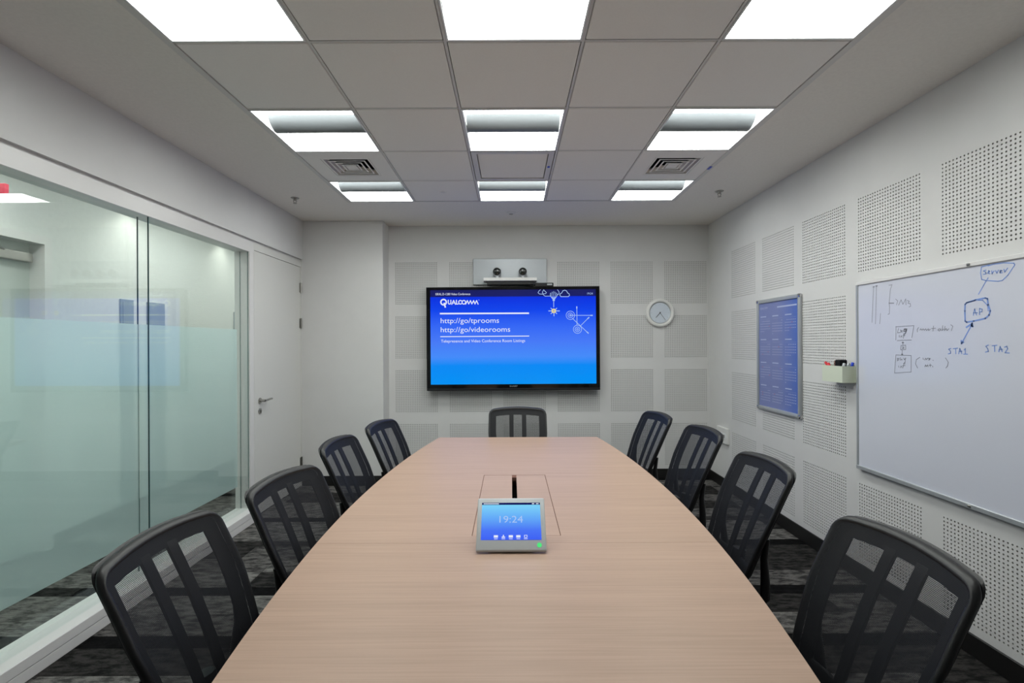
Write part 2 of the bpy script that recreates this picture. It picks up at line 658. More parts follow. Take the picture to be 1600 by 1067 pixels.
# baseboards
struct(MB().rbox(XPIER, XR - 0.012, YB - 0.012, YB, 0, 0.105, 0.003, 1).build('baseboard_back', 'skirt'))
struct(MB().rbox(XR - 0.012, XR, YREAR, YB, 0, 0.105, 0.003, 1).build('baseboard_right', 'skirt'))
struct(MB().rbox(XG, XPIER + 0.0, YPIER - 0.012, YPIER, 0, 0.105, 0.003, 1).build('baseboard_pier', 'skirt'))

# ---- ceiling: plaster margin + tiles and rails
c = MB()
gx0, gx1, gy0, gy1 = COL_X[0] - 0.022, COL_X[-1] + 0.022, ROW_Y[0] - 0.02, ROW_Y[-1] + 0.012
ct = CEIL + 0.12
c.box(XL - 0.16, gx0, YREAR, YB + 0.1, CEIL, ct).box(gx1, XR + 0.1, YREAR, YB + 0.1, CEIL, ct)
c.box(gx0, gx1, YREAR, gy0, CEIL, ct).box(gx0, gx1, gy1, YB + 0.1, CEIL, ct)
c.box(gx0, gx1, gy0, gy1, CEIL + 0.2, CEIL + 0.22)
ceil = struct(c.build('ceiling', 'ceil'), 'suspended ceiling of square tiles with plaster margin')
# edge trim angle round the grid
tr = MB()
for a in ((gx0 - 0.004, COL_X[0] + 0.006, gy0, gy1), (COL_X[-1] - 0.006, gx1 + 0.004, gy0, gy1)):
    tr.box(a[0], a[1], a[2], a[3], CEIL - 0.003, CEIL + 0.02)
tr.box(gx0, gx1, COL_X[0] * 0 + ROW_Y[-1] - 0.004, gy1 + 0.004, CEIL - 0.003, CEIL + 0.02)
tr.build('edge_trim', 'rail', ceil)
for x in COL_X[1:-1]:
    MB().box(x - 0.006, x + 0.006, gy0, gy1, CEIL + 0.001, CEIL + 0.03).build('ceiling_rail', 'rail', ceil)
for yy in ROW_Y[1:-1]:
    for x0, x1 in zip(COL_X, COL_X[1:]):
        MB().box(x0 + 0.006, x1 - 0.006, yy - 0.005, yy + 0.005, CEIL + 0.001, CEIL + 0.03).build('ceiling_rail', 'rail', ceil)
LIGHT_ROWS = (4, 6, 8)
for r in range(9):
    for k in range(5):
        if r in LIGHT_ROWS and k in (0, 2, 4):
            continue
        if r == 7 and k in (0, 2, 4):
            continue
        x0, x1, y0, y1 = COL_X[k], COL_X[k + 1], ROW_Y[r], ROW_Y[r + 1]
        g = 0.0095
        MB().rbox(x0 + g, x1 - g, y0 + g, y1 - g, CEIL, CEIL + 0.015, 0.003, 1).build('ceiling_tile', 'tile', ceil)

# ---- glass partition
win = struct(empty('window_1', (XG, 2.0, 0)), 'double glazed partition with frosted band and white frame')
ZH = 2.293
YEND, YJ = 4.125, 2.99
JO = [YEND, YJ, YJ - 1.135, YJ - 2.27, YJ - 3.405, YREAR + 0.06]


def loc(o, base):
    """shift mesh built in world coordinates into the frame of its parent"""
    o.location = (-base[0], -base[1], -base[2])
    return o


wb = (XG, 2.0, 0)
loc(MB().box(XG - 0.13, XG, YREAR, 4.19, ZH, ZBULK - 0.018).build('head_frame', 'alu', win), wb)
loc(MB().box(XG - 0.13, XG - 0.012, YREAR, YPIER, ZBULK - 0.02, ZBULK + 0.0).build('shadow_gap', 'rail', win), wb)
s = MB()
s.rbox(XG - 0.13, -2.165, YREAR, 4.17, 0.056, 0.108, 0.003, 1)
s.rbox(XG - 0.13, -2.168, YREAR, 4.17, 0.0, 0.052, 0.002, 1)
s.box(XG - 0.12, -2.173, YREAR, 4.168, 0.05, 0.058)
loc(s.build('sill', 'alu', win), wb)
loc(MB().rbox(XG - 0.13, XG, YEND, 4.19, 0.0, ZH, 0.002, 1).build('jamb', 'alu', win), wb)
for a, bb in zip(JO[1:], JO):
    for xf, nm in ((XG - 0.012, 'glass_pane'), (XG - 0.078, 'glass_pane')):
        p = MB()
        y0, y1 = a + 0.0022, bb - 0.0022
        p.box(xf - 0.006, xf, y0, y1, 0.10, ZH + 0.005)
        for q in (0, 1, 2, 3, 4, 5):
            p.mi[q] = 1 if q in (2, 4) else 0
        loc(p.build(nm, ['glass', 'glassedge'], win), wb)
    # frosted film on the inner face of the rear pane
    loc(MB().quad((XG - 0.0765, a + 0.004, 0.31), (XG - 0.0765, bb - (0.06 if bb == YEND else 0.004), 0.31), (XG - 0.0765, bb - (0.06 if bb == YEND else 0.004), 1.63), (XG - 0.0765, a + 0.004, 1.63)).build('frosted_film', 'film', win), wb)
for yj in JO[1:-1]:
    for xf in (XG - 0.012, XG - 0.078):
        loc(MB().box(xf - 0.0062, xf + 0.0002, yj - 0.0022, yj + 0.0022, 0.10, ZH).build('pane_joint', 'glassedge', win), wb)

# ---- door of the room
D0, D1, DZ = 4.2, 5.128, 2.318
dr = struct(empty('door_1', (XG, D0, 0)), 'white flush door with steel lever handle')
db = (XG, D0, 0)
loc(MB().rbox(XG - 0.05, XG - 0.002, D0 + 0.003, D1 - 0.003, 0.008, DZ, 0.0015, 1).build('door_leaf', 'door', dr), db)
fm = MB()
fm.box(XG - 0.13, XG, 4.19, D0 - 0.002, 0, ZBULK - 0.018)
fm.box(XG - 0.13, XG - 0.001, D1 + 0.001, YPIER, 0, ZBULK - 0.018)
fm.box(XG - 0.13, XG, D0 - 0.002, D1 + 0.001, DZ + 0.004, ZBULK - 0.018)
fm.box(XG - 0.13, XG - 0.06, D0 - 0.002, D1 + 0.001, 0, DZ + 0.004)
loc(fm.build('door_frame', 'door', dr), db)
hd = MB()
hd.lathe([(0.026, 0), (0.026, 0.008), (0.011, 0.01), (0.011, 0.05)], 20, axis='x', at=(XG - 0.002, 4.285, 1.006))
hd.tube([(XG + 0.046, 4.285, 1.006), (XG + 0.05, 4.31, 1.008), (XG + 0.05, 4.37, 1.012), (XG + 0.048, 4.405, 1.012)], 0.0095, 12)
loc(hd.build('lever_handle', 'steel', dr, smooth=True), db)
kh = MB().lathe([(0.026, 0), (0.026, 0.007), (0.02, 0.009)], 20, axis='x', at=(XG - 0.002, 4.285, 0.915))
kh = loc(kh.build('lock_plate', 'steel', dr, smooth=True), db)
MB().rbox(XG + 0.006, XG + 0.0085, 4.281, 4.289, 0.899, 0.925, 0.001, 1).build('keyhole', 'dark', kh)
for hz in (2.10, 1.725, 0.26):
    h = MB().tube([(XG + 0.006, D1 - 0.002, hz - 0.055), (XG + 0.006, D1 - 0.002, hz + 0.055)], 0.009, 10)
    h.box(XG - 0.002, XG + 0.001, D1 - 0.03, D1 + 0.008, hz - 0.05, hz + 0.05)
    loc(h.build('hinge', 'steel', dr), db)

# ---- corridor
cw = MB()
CD0, CD1, CDZ = 2.6, 3.54, 2.25
ZCC = 2.80
cw.box(XC - 0.16, XC, YREAR, CD0, 0, ZCC).box(XC - 0.16, XC, CD1, 9, 0, ZCC).box(XC - 0.16, XC, CD0, CD1, CDZ, ZCC)
struct(cw.build('wall_corridor', 'corr'), 'white corridor wall seen through the glass')
struct(MB().box(XC - 0.16, XL - 0.16, YREAR, 9, ZCC, ZCC + 0.06).build('ceiling_corridor', 'corr'))
struct(MB().box(XC - 0.16, XL - 0.12, 9, 9.1, 0, ZCC).build('wall_corridor_end', 'corr'))
struct(MB().box(XC, XC + 0.012, CD1 + 0.05, 9, 0, 0.1).build('baseboard_corridor', 'skirt'))
d2 = struct(empty('door_2', (XC, CD0, 0)), 'pale corridor door with a grey door closer')
b2 = (XC, CD0, 0)
loc(MB().box(XC - 0.15, XC - 0.1, CD0, CD1, 0.005, CDZ).build('door_leaf', 'greydoor', d2), b2)
fr = MB()
fr.box(XC - 0.1, XC + 0.012, CD1 - 0.012, CD1 + 0.045, 0, CDZ + 0.045).box(XC - 0.1, XC + 0.012, CD0 - 0.045, CD0 + 0.012, 0, CDZ + 0.045)
fr.box(XC - 0.1, XC + 0.012, CD0 + 0.012, CD1 - 0.012, CDZ - 0.012, CDZ + 0.045)
loc(fr.build('door_frame', 'white', d2), b2)
cl = MB().rbox(XC - 0.1, XC - 0.045, 3.2, 3.5, CDZ - 0.15, CDZ - 0.085, 0.006, 2)
cl = loc(cl.build('door_closer', 'steel', d2), b2)
MB().tube([(XC - 0.05, 3.3, CDZ - 0.09), (XC - 0.03, 3.18, CDZ - 0.05), (XC - 0.05, 3.0, CDZ - 0.02)], 0.009, 8).build('closer_arm', 'steel', cl)
n = 2
for y0, y1 in ((4.216, 4.36), (4.527, 4.753), (5.95, 6.2)):
    w = struct(empty('window_%d' % n, (XC, y0, 0)), 'tall narrow slate blue glazed strip in corridor wall'); n += 1
    MB().box(0.0, 0.012, 0, y1 - y0, 0.1, 1.905).build('frame', 'slate', w)
    MB().box(0.012, 0.016, 0.02, y1 - y0 - 0.02, 0.13, 1.88).build('pane', 'slate', w)
k = 0
for yy, where in ((0.17, 'behind the viewer'), (1.55, 'beside the viewer'), (2.93, 'above the corridor door'), (4.31, 'past the corridor door'), (5.69, 'beyond the glass by the room door')):
    dl = tag(empty('corridor_downlight', (XC + 0.17, yy, ZCC)), 'small round recessed corridor downlight ' + where, 'ceiling light', 'corridor downlights')
    MB().lathe([(0.06, -0.006), (0.06, 0.0), (0.045, 0.0), (0.045, -0.006)], 20).build('trim_ring', 'white', dl, smooth=True)
    MB().lathe([(0.044, -0.004), (0.044, -0.001)], 20).build('bulb', 'bulb', dl)
    ld = bpy.data.lights.new('downlight_beam', 'SPOT')
    ld.energy = 13; ld.spot_size = R(125); ld.spot_blend = 1.0; ld.shadow_soft_size = 0.04; ld.color = (1, 0.97, 0.9)
    lo = bpy.data.objects.new('downlight_beam', ld); COL.objects.link(lo)
    lo.parent = dl; lo.location = (0, 0, -0.012); lo.rotation_euler = (0, 0, 0)
for yy, where in ((0.6, 'left of the corridor door'), (2.6, 'in front of the corridor door'), (4.6, 'behind the frosted glass'), (6.6, 'at the far end of the corridor')):  # fill lights added to brighten the corridor behind the glass
    cp = tag(empty('corridor_fill_light', (XC + 0.65, yy, ZCC)), 'long white fill light added to brighten the corridor, ' + where, 'ceiling light', 'added corridor fill lights')
    MB().rbox(-0.12, 0.12, -0.6, 0.6, -0.03, 0.0, 0.004, 1).build('housing', 'lampwhite', cp)
    MB().box(-0.1, 0.1, -0.58, 0.58, -0.034, -0.03).build('diffuser', emission_flat('corridor_fill', (250, 252, 250), 16), cp)
sg = tag(empty('hanging_sign', (-2.88, 2.78, 2.33)), 'red faced hanging sign in the corridor at the left edge', 'sign')
MB().rbox(-0.32, 0, -0.02, 0.02, 0.0, 0.012, 0.002, 1).build('sign_base', 'white', sg)
MB().rbox(-0.32, -0.005, -0.012, 0.012, 0.012, 0.1, 0.002, 1).build('sign_face', 'redlit', sg)
MB().tube([(-0.16, 0, 0.1), (-0.16, 0, ZCC - 2.33)], 0.006, 8).build('hanger', 'steel', sg)

# ================================================================== CEILING FITTINGS
def light_meshes():
    """troffer, local frame: x along lamp, y across (0..0.6 cell centred), z up from ceiling plane"""
    hx, hy = 0.284, 0.284
    out = {}
    fr = MB()
    t = 0.012
    for a in ((-hx - t + 0.004, -hx, -hy - t + 0.004, hy + t - 0.004), (hx, hx + t - 0.004, -hy - t + 0.004, hy + t - 0.004)):
        fr.box(a[0], a[1], a[2], a[3], -0.003, 0.02)
    fr.box(-hx, hx, -hy - t + 0.004, -hy, -0.003, 0.02).box(-hx, hx, hy, hy + t - 0.004, -0.003, 0.02)
    out['frame'] = (fr, 'lampwhite', False)
    # wings: curve from rim to the middle
    for sgn in (-1, 1):
        w = MB()
        prof = []
        for k in range(9):
            a = k / 8
            yy = hy - a * (hy - 0.075)
            zz = 0.002 + 0.075 * math.sin(a * math.pi / 2) ** 0.8
            prof.append((sgn * yy, zz))
        for (y0, z0), (y1, z1) in zip(prof, prof[1:]):
            if sgn > 0:
                w.quad((-hx, y0, z0), (-hx, y1, z1), (hx, y1, z1), (hx, y0, z0))
            else:
                w.quad((-hx, y0, z0), (hx, y0, z0), (hx, y1, z1), (-hx, y1, z1))
        out['wing%d' % sgn] = (w, 'lamp', True)
    bk = MB()
    N = 12
    prof = [(-0.098, 0.062)] + [(-0.098 + 0.196 * k / N, 0.062 - 0.058 * math.sin(math.pi * k / N) ** 0.75) for k in range(1, N)] + [(0.098, 0.062)]
    for (y0, z0), (y1, z1) in zip(prof, prof[1:]):
        bk.quad((-hx + 0.001, y0, z0), (hx - 0.001, y0, z0), (hx - 0.001, y1, z1), (-hx + 0.001, y1, z1))
        bk.quad((-hx + 0.001, y0, z0 + 0.004), (-hx + 0.001, y1, z1 + 0.004), (hx - 0.001, y1, z1 + 0.004), (hx - 0.001, y0, z0 + 0.004))
    out['shield'] = (bk, 'basket', True)
    ho = MB()
    ho.box(-hx, hx, -hy - 0.004, -hy, 0, 0.1).box(-hx, hx, hy, hy + 0.004, 0, 0.1)
    ho.box(-hx - 0.004, -hx, -hy, hy, 0, 0.1).box(hx, hx + 0.004, -hy, hy, 0, 0.1).box(-hx, hx, -hy, hy, 0.096, 0.1)
    out['housing'] = (ho, 'lampwhite', False)
    return out


lm = light_meshes()
proto = empty('ceiling_light')
for k_, (mb_, m_, sm_) in lm.items():
    nm = 'diffuser_wing' if k_.startswith('wing') else {'frame': 'frame', 'shield': 'lamp_shield', 'housing': 'housing'}[k_]
    ob = MB()
    ob = mb_.build(nm, m_, proto, smooth=60 if sm_ else False)
    if nm in ('diffuser_wing',):
        # emitting side must look down: normals recomputed consistently, flip when up
        if sum(p.normal.z for p in ob.data.polygons) > 0:
            ob.data.flip_normals()
rowname = {0: 'in the row behind the viewer', 2: 'in the row above the viewer', 4: 'cut by the photo top edge',
           6: 'in the middle row', 8: 'in the row nearest the screen'}
colname = {0: 'leftmost of its row', 2: 'centre of its row', 4: 'rightmost of its row'}
first = True
for r in LIGHT_ROWS:
    for k in (0, 2, 4):
        o = proto if first else copy_tree(proto)
        first = False
        o.location = ((COL_X[k] + COL_X[k + 1]) / 2, (ROW_Y[r] + ROW_Y[r + 1]) / 2, CEIL)
        o.scale = ((COL_X[k + 1] - COL_X[k]) / 0.6, (ROW_Y[r + 1] - ROW_Y[r]) / 0.6, 1)
        tag(o, 'recessed square light ' + rowname[r] + ', ' + colname[k], 'ceiling light', 'recessed ceiling lights')


# air diffusers
def air_diffuser():
    root = empty('air_diffuser')
    pl = MB()
    a, h = 0.289, 0.172
    pl.box(-a, a, -a, -h, 0, 0.01).box(-a, a, h, a, 0, 0.01).box(-a, -h, -h, h, 0, 0.01).box(h, a, -h, h, 0, 0.01)
    pl.build('plate', 'tile', root)
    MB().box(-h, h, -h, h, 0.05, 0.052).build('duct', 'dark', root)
    for q in range(4):
        o_ = h - 0.002 - q * 0.036
        lip = o_ - 0.013
        i_ = o_ - 0.03
        lv = MB()
        for (ax, ay, bx, by) in ((-1, -1, 1, -1), (1, -1, 1, 1), (1, 1, -1, 1), (-1, 1, -1, -1)):
            lv.quad((ax * o_, ay * o_, 0.001), (bx * o_, by * o_, 0.001), (bx * lip, by * lip, 0.001), (ax * lip, ay * lip, 0.001))
            lv.quad((ax * o_, ay * o_, 0.0015), (bx * o_, by * o_, 0.0015), (bx * i_, by * i_, 0.03), (ax * i_, ay * i_, 0.03), 1)
            lv.quad((ax * (o_ - 0.002), ay * (o_ - 0.002), 0.002), (ax * (i_ - 0.002), ay * (i_ - 0.002), 0.032), (bx * (i_ - 0.002), by * (i_ - 0.002), 0.032), (bx * (o_ - 0.002), by * (o_ - 0.002), 0.002))
        lv.build('louvre', ['tile', 'ventshade'], root)
    MB().rbox(-0.04, 0.04, -0.04, 0.04, 0.0, 0.006, 0.002, 1).build('centre_plate', 'tile', root)
    return root


ad = air_diffuser()
yy = (ROW_Y[7] + ROW_Y[8]) / 2
ad.location = ((COL_X[0] + COL_X[1]) / 2, yy, CEIL)
tag(ad, 'square louvred air vent between the two left ceiling lights', 'air vent', 'ceiling air vents')
ad2 = copy_tree(ad)
ad2.location = ((COL_X[4] + COL_X[5]) / 2, yy, CEIL)
tag(ad2, 'square louvred air vent between the two right ceiling lights', 'air vent', 'ceiling air vents')
hx_ = (COL_X[2] + COL_X[3]) / 2
ht = tag(empty('access_hatch', (hx_, yy, CEIL)), 'framed square access hatch between the centre ceiling lights', 'hatch')
hf = MB()
hf.box(-0.288, 0.288, -0.288, -0.25, -0.002, 0.012).box(-0.288, 0.288, 0.25, 0.288, -0.002, 0.012).box(-0.288, -0.25, -0.25, 0.25, -0.002, 0.012).box(0.25, 0.288, -0.25, 0.25, -0.002, 0.012)
hf.build('frame', 'rail', ht)
MB().rbox(-0.245, 0.245, -0.245, 0.245, 0.004, 0.014, 0.002, 1).build('hatch_panel', 'tile', ht)
MB().rbox(0.258, 0.276, -0.02, 0.01, -0.005, -0.002, 0.001, 1).build('latch', 'blue', ht)
MB().rbox(COL_X[5] - 0.012, COL_X[5] + 0.008, 3.6, 3.66, CEIL - 0.006, CEIL - 0.003, 0.001, 1).build('trim_clip', 'blue', ceil)


def sprinkler(x, y, label):
    s = tag(empty('sprinkler_head', (x, y, CEIL)), label, 'sprinkler', 'ceiling sprinklers')
    MB().lathe([(0.034, -0.004), (0.036, 0.0)], 20).build('escutcheon', 'steel', s, smooth=True)
    b = MB().lathe([(0.009, -0.024), (0.013, -0.018), (0.013, -0.004)], 12)
    b.build('body', 'steel', s, smooth=True)
    y_ = MB().tube([(-0.013, 0, -0.018), (-0.014, 0, -0.032), (0, 0, -0.048), (0.014, 0, -0.032), (0.013, 0, -0.018)], 0.003, 6)
    y_.build('yoke', 'steel', s)
    MB().lathe([(0.016, -0.05), (0.016, -0.047)], 12).build('deflector', 'steel', s)


sprinkler(-1.924, 4.34, 'small steel sprinkler head in the left ceiling margin')
sprinkler(1.816, 4.197, 'small steel sprinkler head in the right ceiling margin')
dt = tag(empty('ceiling_detector', (0.012, 4.85, CEIL)), 'small white round detector in ceiling in front of screen wall', 'detector')
MB().lathe([(0.022, -0.016), (0.045, -0.008), (0.05, 0)], 24).build('housing', 'white', dt, smooth=True)
MB().lathe([(0.018, -0.02), (0.021, -0.015)], 16).build('sensor', 'steel', dt)
sp = tag(empty('ceiling_speaker_cover', (-0.575, 4.18, CEIL)), 'small flush white disc in ceiling tile left of centre light', 'cover')
MB().lathe([(0.03, -0.003), (0.034, 0)], 24).build('rim', 'tile', sp, smooth=True)
MB().lathe([(0.018, -0.006), (0.022, -0.003)], 24).build('disc', 'white', sp, smooth=True)

# ================================================================== TABLE
TZ = 0.75
TY, TL = 2.312, 1.577
TC = lambda y: -0.012 + 0.018 * y          # axis of the table drifts a little to the right


def half_w(y):
    d = abs(y - TY)
    return 0.772 - (0.064 if y < TY else 0.056) * d * d


def tl(y): return (TC(y) - half_w(y), y)
def trr(y): return (TC(y) + half_w(y), y)


table = tag(empty('conference_table', (0.03, TY, 0)), 'long boat shaped pale wood conference table in the middle', 'table')
tb = (0.03, TY, 0)
Y0, YA, YBX, Y1 = TY - TL, 1.825, 2.80, TY + TL
OX0, OX1, OY0, OY1 = -0.155, 0.195, 1.893, 2.77       # cable box opening


def strip_poly(ya, yb, n=10, xl=None, xr=None):
    ys = [ya + (yb - ya) * k / n for k in range(n + 1)]
    left = [((xl, y) if xl is not None else tl(y)) for y in ys]
    right = [((xr, y) if xr is not None else trr(y)) for y in ys]
    if xl is not None: left = [left[0], left[-1]]
    if xr is not None: right = [right[0], right[-1]]
    return right + left[::-1]


TT = 0.028
for (ya, yb) in ((Y0, YA - 0.0012), (YBX + 0.0012, Y1)):
    loc(MB().prism(strip_poly(ya, yb, 16), TZ - TT, TZ).build('tabletop_panel', 'wood', table), tb)
m = MB()
m.prism(strip_poly(YA, OY0, 3), TZ - TT, TZ).prism(strip_poly(OY1, YBX, 2), TZ - TT, TZ)
m.prism(strip_poly(OY0, OY1, 10, xr=OX0), TZ - TT, TZ).prism(strip_poly(OY0, OY1, 10, xl=OX1), TZ - TT, TZ)
loc(m.build('tabletop_panel', 'wood', table), tb)
g = 0.003
SX = 0.018
for x0, x1 in ((OX0 + g, SX - 0.0125), (SX + 0.0125, OX1 - g)):
    loc(MB().box(x0, x1, OY0 + g, OY1 - g, TZ - 0.02, TZ - 0.0006).build('cable_flap', 'wood', table), tb)
loc(MB().box(SX - 0.0125, SX + 0.0125, OY1 - 0.05, OY1 - g, TZ - 0.02, TZ - 0.001).build('brush_strip', 'brushes', table), tb)
loc(MB().box(OX0 + 0.0, OX1, OY0, OY1, TZ - 0.09, TZ - 0.06).build('cable_tray', 'dark', table), tb)
tw = MB()
tw.box(OX0 - 0.006, OX0 + 0.0, OY0, OY1, TZ - 0.09, TZ - 0.004)
loc(MB().box(OX0 - 0.004, OX0 + g * 0.6, OY0, OY1, TZ - 0.07, TZ - 0.003).box(OX1 - g * 0.6, OX1 + 0.004, OY0, OY1, TZ - 0.07, TZ - 0.003)
    .box(OX0, OX1, OY0 - 0.004, OY0 + g * 0.6, TZ - 0.07, TZ - 0.003).box(OX0, OX1, OY1 - g * 0.6, OY1 + 0.004, TZ - 0.07, TZ - 0.003).build('cable_box_rim', 'brushes', table), tb)
for yl in (1.25, 3.35):
    loc(MB().rbox(TC(yl) - 0.2, TC(yl) + 0.2, yl - 0.03, yl + 0.03, 0.012, TZ - TT, 0.004, 1).build('table_leg', 'silver', table), tb)
    loc(MB().rbox(TC(yl) - 0.3, TC(yl) + 0.3, yl - 0.05, yl + 0.05, 0.0, 0.012, 0.003, 1).build('leg_foot', 'silver', table), tb)
loc(MB().box(TC(2.3) - 0.03, TC(2.3) + 0.03, 1.28, 3.32, 0.3, 0.38).build('stretcher', 'silver', table), tb)

# ---- touch panel on the table
TA = R(47)
tp = tag(empty('touch_panel', (0.0, 1.727, TZ + 0.0112), (TA - R(90), 0, 0)), 'grey touch panel showing 19:24, propped on the table', 'touch panel')
TWp, THp = 0.2545, 0.2        # local x right, z up along face, y back
MB().rbox(-TWp / 2, TWp / 2, 0, 0.016, 0, THp, 0.006, 3).build('shell', 'tablet', tp, smooth=True)


def tpx(px, py):
    """pixel of the face close-up (185..1015 wide at base, 355..995) to face coordinates"""
    return ((px - 600) / 830 * TWp, (995 - py) / 640 * THp)


sx0, sz1 = tpx(240, 420); sx1, sz0 = tpx(958, 870)
scr = MB().box(sx0, sx1, -0.0008, 0.002, sz0, sz1).build('screen', screen_mat('touch_screen_glow', [(0, (62, 98, 248)), (0.25, (74, 118, 250)), (0.62, (104, 178, 252)), (0.92, (126, 212, 253)), (1.0, (124, 222, 250))], sz0, sz1, 0.95), tp)
bx0, bz1 = tpx(240, 420); bx1, bz0 = tpx(958, 446)
MB().box(bx0, bx1, -0.0012, -0.0008, bz0, bz1).build('status_bar', 'pixelbar', scr)
u = tpx(458, 668); v = tpx(742, 585)
text_mesh('19:24', 'clock_digits', 'pixelsoft', scr, (u[0], -0.0015, u[1]), (R(90), 0, 0), width=v[0] - u[0], height=v[1] - u[1])
ic = MB()
fmap = lambda a, b: (a, -0.0015, b)
for px in (418, 507, 595, 684, 772):
    cx, cz = tpx(px, 830)
    if px == 507:
        pass
        ic.ribbon([(cx, cz + 0.004), (cx, cz + 0.001)], 0.004, fmap).ribbon([(cx - 0.005, cz - 0.003), (cx + 0.005, cz - 0.003)], 0.004, fmap)
    elif px == 772:
        ic.ribbon([(cx - 0.005, cz - 0.004), (cx + 0.005, cz - 0.004), (cx + 0.005, cz + 0.004), (cx - 0.005, cz + 0.004), (cx - 0.005, cz - 0.004)], 0.0018, fmap)
    else:
        ic.ribbon([(cx - 0.0045, cz), (cx + 0.0045, cz)], 0.009, fmap)
    cx, cz = tpx(px, 858)
    ic.ribbon([(cx - 0.006, cz), (cx + 0.006, cz)], 0.002, fmap)
for a, b_ in ((262, 445), (862, 884), (912, 938)):
    u = tpx(a, 434); v = tpx(b_, 434)
    ic.ribbon([u, v], 0.003, lambda a, b: (a, -0.0016, b))
ic.build('screen_icons', 'pixel', scr)['kind'] = 'stuff'
cx, cz = tpx(930, 930)
MB().lathe([(0.0085, -0.001), (0.0085, 0.002)], 20, axis='y', at=(cx, 0, cz)).build('green_button', 'green', tp)
# prop foot behind
ft = MB()
ft.quad((-0.08, 0.014, 0.15), (0.08, 0.014, 0.15), (0.08, 0.1, 0.09), (-0.08, 0.1, 0.09))
ft.quad((-0.08, 0.014, 0.0), (-0.08, 0.1, 0.09), (0.08, 0.1, 0.09), (0.08, 0.014, 0.0))
ft.face([ft.vert(-0.08, 0.014, 0.15), ft.vert(-0.08, 0.1, 0.09), ft.vert(-0.08, 0.014, 0.0)])
ft.face([ft.vert(0.08, 0.014, 0.15), ft.vert(0.08, 0.014, 0.0), ft.vert(0.08, 0.1, 0.09)])
ft.build('foot', 'tablet', tp)

# ================================================================== TELEVISION
TVX, TVY, TVZ = 0.031, 5.27, 1.558
tv = tag(empty('television', (TVX, TVY, TVZ), (0, R(-0.15), 0)), 'large wall mounted black television with blue conference screen', 'television')
hw, hh = 0.942, 0.562
MB().rbox(-hw, hw, 0.012, 0.075, -hh, hh, 0.008, 2).build('cabinet', 'black', tv)
bz = MB()
iw0, iw1, ih0, ih1 = -0.90, 0.902, -0.497, 0.53
bz.box(-hw, iw0, 0, 0.014, -hh + 0.02, hh).box(iw1, hw, 0, 0.014, -hh + 0.02, hh).box(iw0, iw1, 0, 0.014, ih1, hh).box(iw0, iw1, 0, 0.014, -hh + 0.02, ih0)
bz = bz.build('bezel', 'gloss', tv)
MB().rbox(-hw, hw, -0.006, 0.02, -hh - 0.004, -hh + 0.02, 0.004, 1).build('lower_trim', 'black', tv)
MB().box(-0.3, 0.3, 0.075, 0.12, -0.25, 0.25).build('wall_bracket', 'black', tv)
screen = MB().box(iw0, iw1, 0.004, 0.012, ih0, ih1).build('screen', screen_mat('television_picture', [
    (0.0, (0, 148, 248)), (0.2, (2, 140, 250)), (0.29, (70, 142, 254)), (0.45, (72, 124, 252)), (0.62, (52, 104, 250)), (0.78, (14, 70, 240)), (0.925, (4, 48, 226)), (0.93, (22, 28, 104)), (1.0, (22, 26, 92))], ih0, ih1, 0.95), tv)


def tvp(px, py):
    """pixel of the close-up of the set (screen 72..1553 by 72..912) to picture coordinates"""
    py = py + (px - 72) * 0.0062
    return (iw0 + (px - 72) / 1481 * (iw1 - iw0), ih1 - (py - 76) / 840 * (ih1 - ih0))


tvmap = lambda a, b: (a, 0.002, b)


def tv_text(body, px, py, pxr, h_px, material='pixel'):
    a = tvp(px, py); b = tvp(pxr, py)
    text_mesh(body, 'screen_lettering', material, screen, (a[0], 0.002, a[1]), (R(90), 0, 0), width=b[0] - a[0], height=h_px / 840 * (ih1 - ih0))


tv_text('http://go/tprooms', 164, 384, 686, 60)
tv_text('http://go/videorooms', 164, 464, 785, 60)
tv_text('Telepresence and Video Conference Room Listings', 166, 550, 918, 34)
tv_text('ISRAL.D-1280 Video Conference', 120, 121, 430, 20)
tv_text('19:24', 1476, 115, 1526, 18, 'pixelsoft')
# big wordmark, drawn as heavy strokes
lg = MB()
S = lambda pts, w: lg.ribbon([tvp(*p) for p in pts], w / 840 * (ih1 - ih0), tvmap)
S(circle(191, 182, 24, 24), 12)
S([(196, 192), (206, 226)], 13)
S([(233, 164), (233, 190), (238, 198), (250, 198), (256, 190), (256, 164)], 8)
S([(264, 202), (281, 166), (298, 202)], 8); S([(272, 190), (290, 190)], 6)
S([(306, 164), (306, 199), (322, 199)], 8)
S([(352, 170), (338, 166), (327, 174), (326, 190), (336, 199), (352, 196)], 8)
S(circle(372, 183, 16, 16), 8)
S([(388, 200), (404, 168), (416, 198), (432, 168), (444, 198)], 8)
S([(444, 198), (460, 168), (472, 198), (486, 168), (500, 200)], 8)
S([(505, 163), (508, 163)], 4)
lg.build('wordmark', 'pixel', screen)
ln = MB()
ln.ribbon([tvp(162, 284), tvp(950, 281)], 0.0165, tvmap).ribbon([tvp(162, 489), tvp(952, 484)], 0.009, tvmap)
ln.build('rules', 'pixel', screen)
art = MB()
